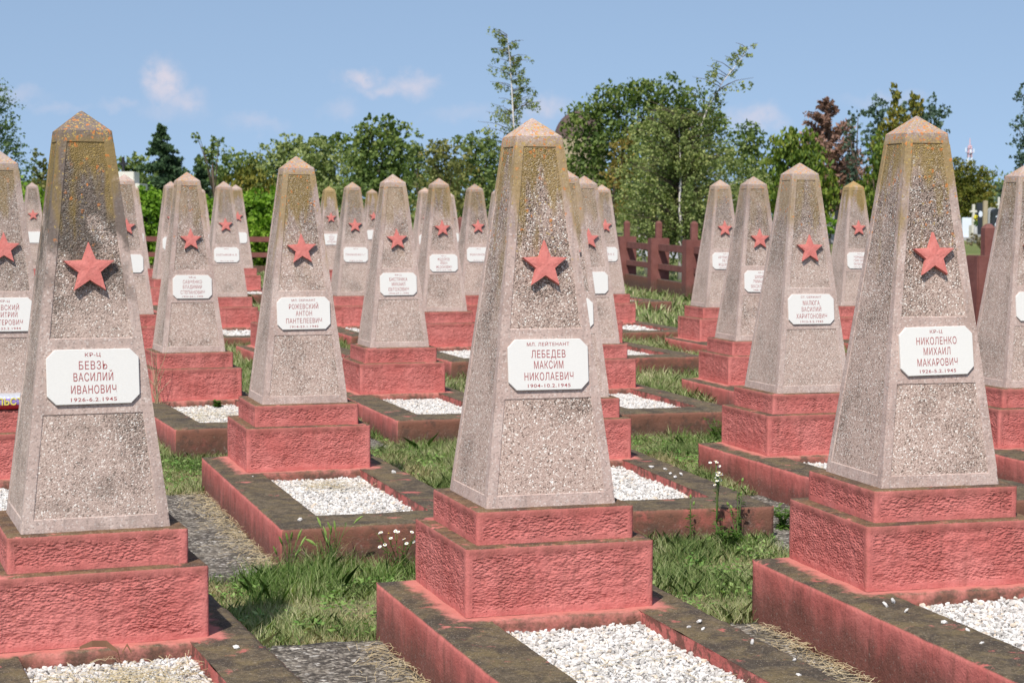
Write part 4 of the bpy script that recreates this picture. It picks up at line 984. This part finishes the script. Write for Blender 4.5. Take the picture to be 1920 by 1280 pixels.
tree('pine_tree', 'loose pine leaning out at the top left of the pale round trees', 'tree', 75, 400, [(398, 285, 20, 26), (376, 262, 16, 9), (412, 275, 15, 20), (392, 308, 26, 22), (370, 254, 8, 6)], .10, 3.6, L_mid, seed=5, shell=.3)
tree('rounded_tree', 'dull green trees behind the small spruce', 'tree', 90, 430, [(432, 312, 34, 26), (462, 306, 30, 24), (410, 335, 50, 28), (478, 330, 34, 30)], .13, 6, L_mid, seed=6)
tree('thuja_tree', 'golden green thuja above the hedge at the left third', 'tree', 60, 470, [(470, 332, 20, 30), (446, 345, 24, 24), (490, 352, 26, 34), (460, 372, 40, 24)], .075, 6, L_thujaY, seed=7, up=.6, asp=2.2)
tree('rounded_tree', 'pale olive round tree left of the tall dark one', 'tree', 88, 530, [(535, 285, 38, 30), (565, 272, 26, 20), (512, 310, 30, 34), (560, 320, 50, 46), (530, 350, 50, 40)], .13, 6, L_pale, seed=8)
tree('rounded_tree', 'pale bright crown in front of the dark round tree', 'tree', 84, 600, [(592, 282, 32, 26), (615, 300, 40, 34), (585, 330, 48, 40), (640, 340, 40, 50), (600, 375, 60, 40)], .12, 6, L_pale, seed=9)
tree('rounded_tree', 'dark tree top showing behind the pale crowns', 'tree', 110, 630, [(625, 262, 34, 14), (650, 275, 30, 22), (605, 275, 30, 20)], .17, 7, L_dark, seed=10)
tree('oak_tree', 'large dark tree with a ragged top left of the centre obelisk', 'tree', 80, 715, [(712, 252, 44, 30), (742, 262, 30, 34), (685, 262, 30, 32), (715, 300, 62, 46), (680, 320, 40, 44), (745, 330, 46, 50), (700, 368, 70, 44), (690, 232, 12, 14), (728, 228, 12, 12)], .13, 6.5, L_dark, seed=11, cl=.26)
tree('slender_tree', 'slim grey-green tree right of the large dark one', 'tree', 78, 780, [(780, 272, 18, 26), (775, 310, 24, 40), (790, 350, 30, 45)], .10, 4.5, L_mid, seed=12)
tree('rounded_tree', 'yellowish green tree with bare twigs left of the centre obelisk', 'tree', 72, 830, [(830, 280, 28, 24), (810, 300, 26, 28), (850, 310, 40, 34), (835, 350, 55, 44), (820, 390, 60, 30)], .10, 5, L_olive, seed=13)
tree('rounded_tree', 'green tree under the tall thin birch', 'tree', 75, 890, [(885, 268, 34, 22), (915, 275, 34, 26), (900, 310, 52, 40), (880, 350, 56, 46), (925, 350, 50, 60), (900, 395, 60, 30)], .11, 5.5, L_mid, seed=15)
weeping('birch_tree', 'tall thin birch with a white stem left of the centre obelisk tip', 52, [[(962, 470), (963, 330), (962, 240), (958, 170), (955, 120), (951, 84), (949, 64)]], .048, L_birch, 16, [90], [88], droop=.36, dens=.62, zone=(.42, 1.0), r0=.042)
# --- behind and right of the centre obelisk
dome = empty('domed_chapel', (*px(1084, 260, 135).xy, float(gz(5, 135)))); tag(dome, 'brown dome half hidden by the big tree right of the centre obelisk', 'building')
bm = bmesh.new(); rz = px(1084, 262, 135).z-dome.location.z; rad = 47*135/FPX
bmesh.ops.create_uvsphere(bm, u_segments=40, v_segments=20, radius=rad)
bmesh.ops.delete(bm, geom=[v for v in bm.verts if v.co.z < -.05], context='VERTS')
for v in bm.verts: v.co.z = v.co.z*1.15+rz
ob('dome', from_bm('dome', bm, M['brownroof'], smooth=True), dome)
bm = bmesh.new(); bmesh.ops.create_cone(bm, segments=40, radius1=rad*1.05, radius2=rad*1.05, depth=rz+1, cap_ends=True)
for v in bm.verts: v.co.z += rz/2-.5
ob('wall', from_bm('wall', bm, M['beigestone']), dome)
tree('broad_tree', 'biggest dark tree right of the centre obelisk, behind the leaning birch', 'tree', 84, 1200, [(1145, 190, 40, 32), (1195, 172, 42, 30), (1245, 178, 50, 34), (1100, 215, 40, 34), (1290, 200, 40, 34), (1170, 225, 70, 46), (1260, 230, 60, 50), (1105, 262, 54, 46), (1085, 315, 40, 50), (1190, 290, 80, 60), (1280, 290, 60, 60), (1125, 345, 60, 50), (1220, 360, 90, 50), (1330, 240, 34, 40)], .13, 6.2, L_dark, seed=17, cl=.26, shell=.4)
tree('yellowing_shrub', 'yellowing shrub in front of the big tree', 'tree', 62, 1160, [(1165, 300, 22, 55), (1180, 260, 14, 20), (1150, 345, 24, 40), (1175, 370, 40, 40)], .085, 4.5, L_gold, seed=18, shell=.3)
weeping('birch_tree', 'leafy birch with two white stems, the right one leaning out over the fence', 42, [[(1276, 530), (1275, 440), (1273, 385), (1274, 330), (1272, 265), (1268, 215)], [(1276, 305), (1300, 262), (1322, 205), (1352, 150), (1385, 108), (1404, 82)]], .050, L_birch, 19, [300, 34], [165, 84], droop=.42, dens=.95, zone=(.22, 1.0), r0=.072, upb=.55)
tree('birch_tree', 'second birch crown filling the left of the leaning birch', 'tree', 46, 1215, [(1215, 290, 50, 60), (1190, 350, 46, 60), (1240, 370, 60, 60), (1200, 410, 44, 30), (1320, 350, 50, 60), (1360, 300, 36, 50), (1385, 370, 30, 50), (1420, 330, 26, 34)], .055, 3.1, L_birch, 'birch', seed=20, shell=.25, cl=.24, squash=1.5, group='birches by the fence')
tree('rounded_tree', 'dark crown right of the leaning birch', 'tree', 95, 1400, [(1395, 255, 32, 26), (1380, 290, 34, 40), (1415, 280, 26, 34), (1400, 330, 40, 40)], .14, 6, L_dark, seed=22)
tree('thuja_tree', 'broad bright green thuja left of the rusty conifer', 'tree', 68, 1490, [(1480, 262, 22, 28), (1460, 285, 30, 34), (1505, 280, 26, 34), (1470, 325, 50, 46), (1520, 325, 36, 50), (1450, 370, 40, 40), (1500, 375, 56, 44), (1545, 365, 26, 50)], .095, 6.5, L_thuja, seed=23, up=.6, asp=2.2, cl=.24)
conifer('rusty_conifer', 'conifer with dead rust-coloured needles right of the green thuja', 76, 1546, 182, 1562, 118, .10, L_rust, 24, 74, droop=-.42, taper=.72, spray=.085)
tree('slender_tree', 'slim grey-green poplar in front of the rusty conifer', 'tree', 70, 1590, [(1592, 215, 9, 20), (1588, 250, 14, 30), (1592, 300, 16, 40), (1588, 350, 15, 40), (1604, 212, 6, 10)], .075, 4.2, L_blue, seed=25, shell=.3)
tree('pine_tree', 'blue-green pine behind the tall thujas', 'tree', 92, 1640, [(1640, 205, 26, 26), (1625, 240, 22, 36), (1740, 205, 32, 24), (1722, 222, 44, 30), (1745, 235, 24, 22), (1700, 200, 24, 18), (1640, 290, 36, 44)], .13, 4.6, L_blue, seed=26, shell=.35)
tree('thuja_tree', 'tall golden-tipped thuja behind the right-hand front obelisk', 'tree', 72, 1668, [(1674, 180, 12, 24), (1672, 220, 20, 34), (1664, 270, 30, 44), (1655, 330, 34, 46), (1650, 380, 34, 34), (1698, 240, 22, 30), (1712, 190, 13, 24)], .085, 6.5, L_thujaY, seed=27, up=.6, asp=2.2)
tree('thuja_tree', 'green thuja lower beside the golden-tipped one', 'tree', 66, 1640, [(1640, 300, 20, 50), (1632, 360, 26, 46), (1700, 300, 40, 60), (1620, 395, 20, 26)], .08, 6.5, L_thuja, seed=28, up=.6, asp=2.2)
tree('thuja_bush', 'round yellow-green thuja bush right of the right-hand front obelisk', 'bush', 96, 1812, [(1800, 335, 34, 40), (1826, 345, 34, 44), (1795, 380, 40, 34), (1835, 385, 28, 34), (1780, 340, 30, 44)], .08, 7.5, L_thujaY, seed=29, up=.4, asp=1.8, cl=.2)
tree('poplar_tree', 'tall grey-green poplar at the right edge of the photo', 'tree', 62, 1925, [(1912, 175, 16, 22), (1916, 220, 24, 26), (1900, 235, 12, 10), (1918, 265, 26, 26), (1905, 300, 18, 16), (1925, 310, 30, 30), (1940, 200, 26, 50), (1945, 280, 30, 60), (1920, 350, 26, 30)], .075, 4.0, L_blue, seed=30, shell=.3)
tree('rounded_tree', 'far dull tree low between the thuja bush and the right edge', 'tree', 110, 1880, [(1885, 362, 34, 20), (1905, 350, 26, 22), (1930, 370, 40, 26), (1870, 385, 40, 22)], .16, 6, L_blue, seed=31)
# distant wood closing the horizon
gq = np.random.default_rng(99); P = []
for i in range(150):
    x = -70+i*.97; y = 145+gq.normal(0, 5); hgt = gq.uniform(2.3, 3.7)
    p, o = blob_points((x, y, 1.4+hgt*.5), (2.2, 2.2, hgt*.75), 340, gq, .4, .3, 20); P.append(p)
P = np.concatenate(P)
tag(ob('distant_wood', quads_mesh('distant_wood', leaf_quads(P, .26, gq, 1.5), 4, L_mid)), 'far band of trees closing the view behind the cemetery', 'trees', kind='stuff')
# hedge
g = np.random.default_rng(55); hp = []
for i in range(150):
    x = -14.5+i*.062; t = 2.08+.12*math.sin(x*1.9)+.10*math.sin(x*4.3)
    p, o = blob_points((x, 47.2+g.normal(0, .15), .2+t*.5), (.35, .75, t*.52), 420, g, .6, .35, 14); hp.append(p)
hp = np.concatenate(hp); hp = hp[hp[:, 2] > .25]
hr = empty('hedge', (-9, 47.2, float(gz(-9, 47.2)))); tag(hr, 'bright green clipped hedge behind the back fence', 'hedge')
ob('crown', quads_mesh('crown', leaf_quads(hp-np.array(hr.location), .085, g, 1.4), 4, L_hedge), hr)
V = []; F = []
for i in range(18): x = -5.2+i*.53; tube([Vector((x, 0, -.1)), Vector((x+.05, .05, .9)), Vector((x-.05, 0, 1.7))], [.03, .022, .01], 5, V, F)
ob('trunk', mesh('trunk', V, F, M['bark']), hr)

# ------------------------------------------------------------------ memorial with iron cross, other graves beyond the fence
d = 55; c = px(233, 325, d); z0 = float(gz(c.x, d)); s = d/FPX; ht = c.z-z0
mr = empty('cross_memorial', (c.x, d, z0)); tag(mr, 'pale stepped stone memorial with a black iron cross on top, behind the chipped obelisk', 'monument')
ob('pedestal', from_bm('pedestal', boxes([(-.45, .45, -.45, .45, -.1, ht-.75)], .01), M['whitestone']), mr)
ob('cornice', from_bm('cornice', boxes([(-.60, .60, -.6, .6, ht-.55, ht-.35), (-.5, .5, -.5, .5, ht-.75, ht-.55)], .015), M['whitestone']), mr)
ob('upper_block', from_bm('upper_block', boxes([(-.40, .40, -.4, .4, ht-.35, ht)], .02), M['whitestone']), mr)
ob('iron_cross', from_bm('iron_cross', boxes([(-.035, .035, -.03, .03, ht, ht+.44), (-.13, .13, -.033, .033, ht+.21, ht+.28)], .006), M['iron']), mr)
GG = 'civilian gravestones beyond the fence'
def arch(w_, h_, t_):
    pts = [(-w_/2, 0), (w_/2, 0)]+[(w_/2*math.cos(a), h_-w_*.35+w_*.35*math.sin(a)) for a in np.linspace(0, math.pi, 12)]
    bm = bmesh.new(); f = bm.faces.new([bm.verts.new((x, -t_/2, z)) for x, z in pts]); r = bmesh.ops.extrude_face_region(bm, geom=[f])
    for v in r['geom']:
        if isinstance(v, bmesh.types.BMVert): v.co.y += t_
    bmesh.ops.recalc_face_normals(bm, faces=bm.faces[:]); return bm
def oval(w_, h_, y):
    bm = bmesh.new(); r = bmesh.ops.create_circle(bm, cap_ends=True, segments=20, radius=1)
    for v in bm.verts: v.co = Vector((v.co.x*w_, y, v.co.y*h_))
    return bm
def stoneat(u, vtop, vbase, wpx, d, kind, mat, label, extra=None, name='gravestone'):
    b = px(u, vbase, d); t = px(u, vtop, d); z0 = float(gz(b.x, d)); r = empty(name, (b.x, d, z0), g.normal(.15, .1)); tag(r, label, 'gravestone', GG)
    hh = t.z-z0; ww = wpx*d/FPX
    if kind == 'slab': ob('slab', from_bm('slab', boxes([(-ww/2, ww/2, -.08, .08, .12, hh)], .015), M[mat]), r)
    elif kind == 'arch': 
        q = ob('slab', from_bm('slab', arch(ww, hh, .16), M[mat]), r)
    elif kind == 'cross':
        ob('cross', from_bm('cross', boxes([(-ww*.16, ww*.16, -.06, .06, hh*.45, hh), (-ww/2, ww/2, -.062, .062, hh*.78, hh*.78+ww*.32)], .01), M[mat]), r)
        ob('pedestal', from_bm('pedestal', boxes([(-ww*.42, ww*.42, -.15, .15, 0, hh*.45)], .02), M[mat]), r)
    elif kind == 'post': ob('post', from_bm('post', boxes([(-ww/2, ww/2, -ww/2, ww/2, 0, hh)], .02), M[mat]), r)
    ob('base', from_bm('base', boxes([(-ww*.62, ww*.62, -.2, .2, -.1, .14)], .01), M['greystone']), r)
    if extra == 'portrait':
        q = ob('portrait', from_bm('portrait', oval(.09, .13, -.086), M['mast_white_hazed']), r); q.location = (0, 0, hh*.68)
    return r
stoneat(1811, 405, 433, 20, 74, 'slab', 'mast_white_hazed', 'low bluish white gravestone at the left of the far graves')
stoneat(1822, 380, 435, 13, 72, 'cross', 'whitestone', 'pale stone cross beside the black upright slab')
stoneat(1834, 377, 430, 13, 78, 'slab', 'blackstone', 'black upright slab left of the beige pillar', 'portrait')
stoneat(1844, 373, 432, 8, 73, 'post', 'beigestone', 'narrow beige stone pillar among the far graves')
stoneat(1857, 386, 430, 17, 80, 'arch', 'greystone', 'grey round-topped gravestone right of the beige pillar')
stoneat(1864, 388, 432, 20, 76, 'arch', 'blackstone', 'black round-topped gravestone with an oval portrait, upper one', 'portrait')
stoneat(1865, 404, 440, 22, 71, 'slab', 'blackstone', 'black low gravestone with an oval portrait in front of the round-topped one', 'portrait')
stoneat(1869, 366, 430, 9, 84, 'cross', 'whitestone', 'small white cross rising above the black gravestones')
stoneat(1885, 384, 425, 26, 82, 'slab', 'greystone', 'wide grey gravestone next to the right edge obelisk')
stoneat(1884, 368, 430, 14, 86, 'cross', 'greystone', 'grey cross behind the wide grey gravestone')
stoneat(1562, 372, 425, 9, 76, 'cross', 'whitestone', 'white cross between the yellow-tipped obelisk and the bright thuja')
stoneat(1566, 392, 425, 12, 74, 'slab', 'blackstone', 'dark slab under the white cross left of the yellow-tipped obelisk')
stoneat(1554, 395, 428, 15, 70, 'arch', 'greystone', 'grey rounded gravestone left of the yellow-tipped obelisk')
# flowers on the far graves
M['purplef'] = m_plain('purple petals', (.42, .22, .55), .7, .2, 40, 0); M['yellowf'] = m_plain('yellow petals', (.70, .62, .06), .7, .2, 40, 0)
for u, v, dd, mt, lab in ((1853, 421, 68, 'purplef', 'purple and white grave flowers beside the black gravestone'), (1827, 405, 70, 'yellowf', 'yellow grave flowers on the pale stone cross')):
    p = px(u, v, dd); z0 = float(gz(p.x, dd)); r = empty('grave_flowers', (p.x, dd, z0)); tag(r, lab, 'flowers')
    q = blob_points((0, 0, p.z-z0), (.07, .07, .11), 200, g, .2, .5, 10)[0]; ob('petals', quads_mesh('petals', leaf_quads(q, .05, g, 1.1), 4, M[mt]), r)
    q = blob_points((0, 0, p.z-z0-.22), (.07, .07, .10), 160, g, .2, .5, 10)[0]; ob('foliage', quads_mesh('foliage', leaf_quads(q, .06, g, 1.1), 4, M['petal' if mt == 'purplef' else 'weedleaf']), r)
    ob('vase', mesh('vase', *tube([Vector((0, 0, -.02)), Vector((0, 0, .2)), Vector((0, 0, max(.3, p.z-z0-.2)))], [.07, .09, .05], 10), M['greystone'], smooth=True), r)
tree('dry_bush', 'dry brown bush in the grass before the far gravestones', 'bush', 56, 1840, [(1828, 445, 16, 12), (1845, 440, 18, 14), (1838, 455, 22, 12), (1858, 452, 12, 12)], .05, 3.5, L_brown, seed=41, shell=.2, group='bushes beyond the fence')
tree('green_bush', 'small green bush at the foot of the grey rounded gravestone', 'bush', 60, 1556, [(1553, 412, 12, 10), (1560, 420, 14, 14), (1550, 432, 12, 12)], .06, 5, L_hedge, seed=42, shell=.3, group='bushes beyond the fence')

# ------------------------------------------------------------------ radio mast
d = 320; b = px(1813, 400, d); z0 = float(gz(b.x, d)); mr = empty('radio_mast', (b.x, d, z0)); tag(mr, 'distant red and white radio mast above the round thuja bush', 'mast')
zt = lambda v: px(1813, v, d).z-z0
def lat(z0_, z1_, w0, w1, mat, name):
    V = []; F = []
    n = 6
    for sx, sy in ((-1, -1), (1, -1), (1, 1), (-1, 1)): tube([Vector((sx*w0, sy*w0, z0_)), Vector((sx*w1, sy*w1, z1_))], [.10, .09], 6, V, F)
    for k in range(n):
        t0, t1 = k/n, (k+1)/n; wa, wb = w0+(w1-w0)*t0, w0+(w1-w0)*t1; za, zb = z0_+(z1_-z0_)*t0, z0_+(z1_-z0_)*t1
        for a, b_ in (((-1, -1), (1, -1)), ((1, -1), (1, 1)), ((1, 1), (-1, 1)), ((-1, 1), (-1, -1))):
            tube([Vector((a[0]*wa, a[1]*wa, za)), Vector((b_[0]*wb, b_[1]*wb, zb))], [.06, .06], 4, V, F)
    ob(name, mesh(name, V, F, M[mat]), mr)
lat(0, zt(292), .60, .30, 'mast_white_hazed', 'lower_lattice'); lat(zt(292), zt(270), .30, .22, 'mast_red_hazed', 'upper_lattice')
ob('platform', from_bm('platform', boxes([(-.55, .55, -.55, .55, zt(284), zt(283)), (-.42, .42, -.42, .42, zt(276), zt(275.4))], .02), M['mast_red_hazed']), mr)
ob('antenna_panels', from_bm('antenna_panels', boxes([(-.78, -.6, -.1, .1, zt(282), zt(274)), (.6, .78, -.1, .1, zt(283), zt(276)), (-.12, .12, -.7, -.55, zt(284), zt(277))], .02), M['mast_white_hazed']), mr)
ob('spire', mesh('spire', *tube([Vector((0, 0, zt(272))), Vector((0, 0, zt(256)))], [.14, .07], 8), M['mast_red_hazed']), mr)
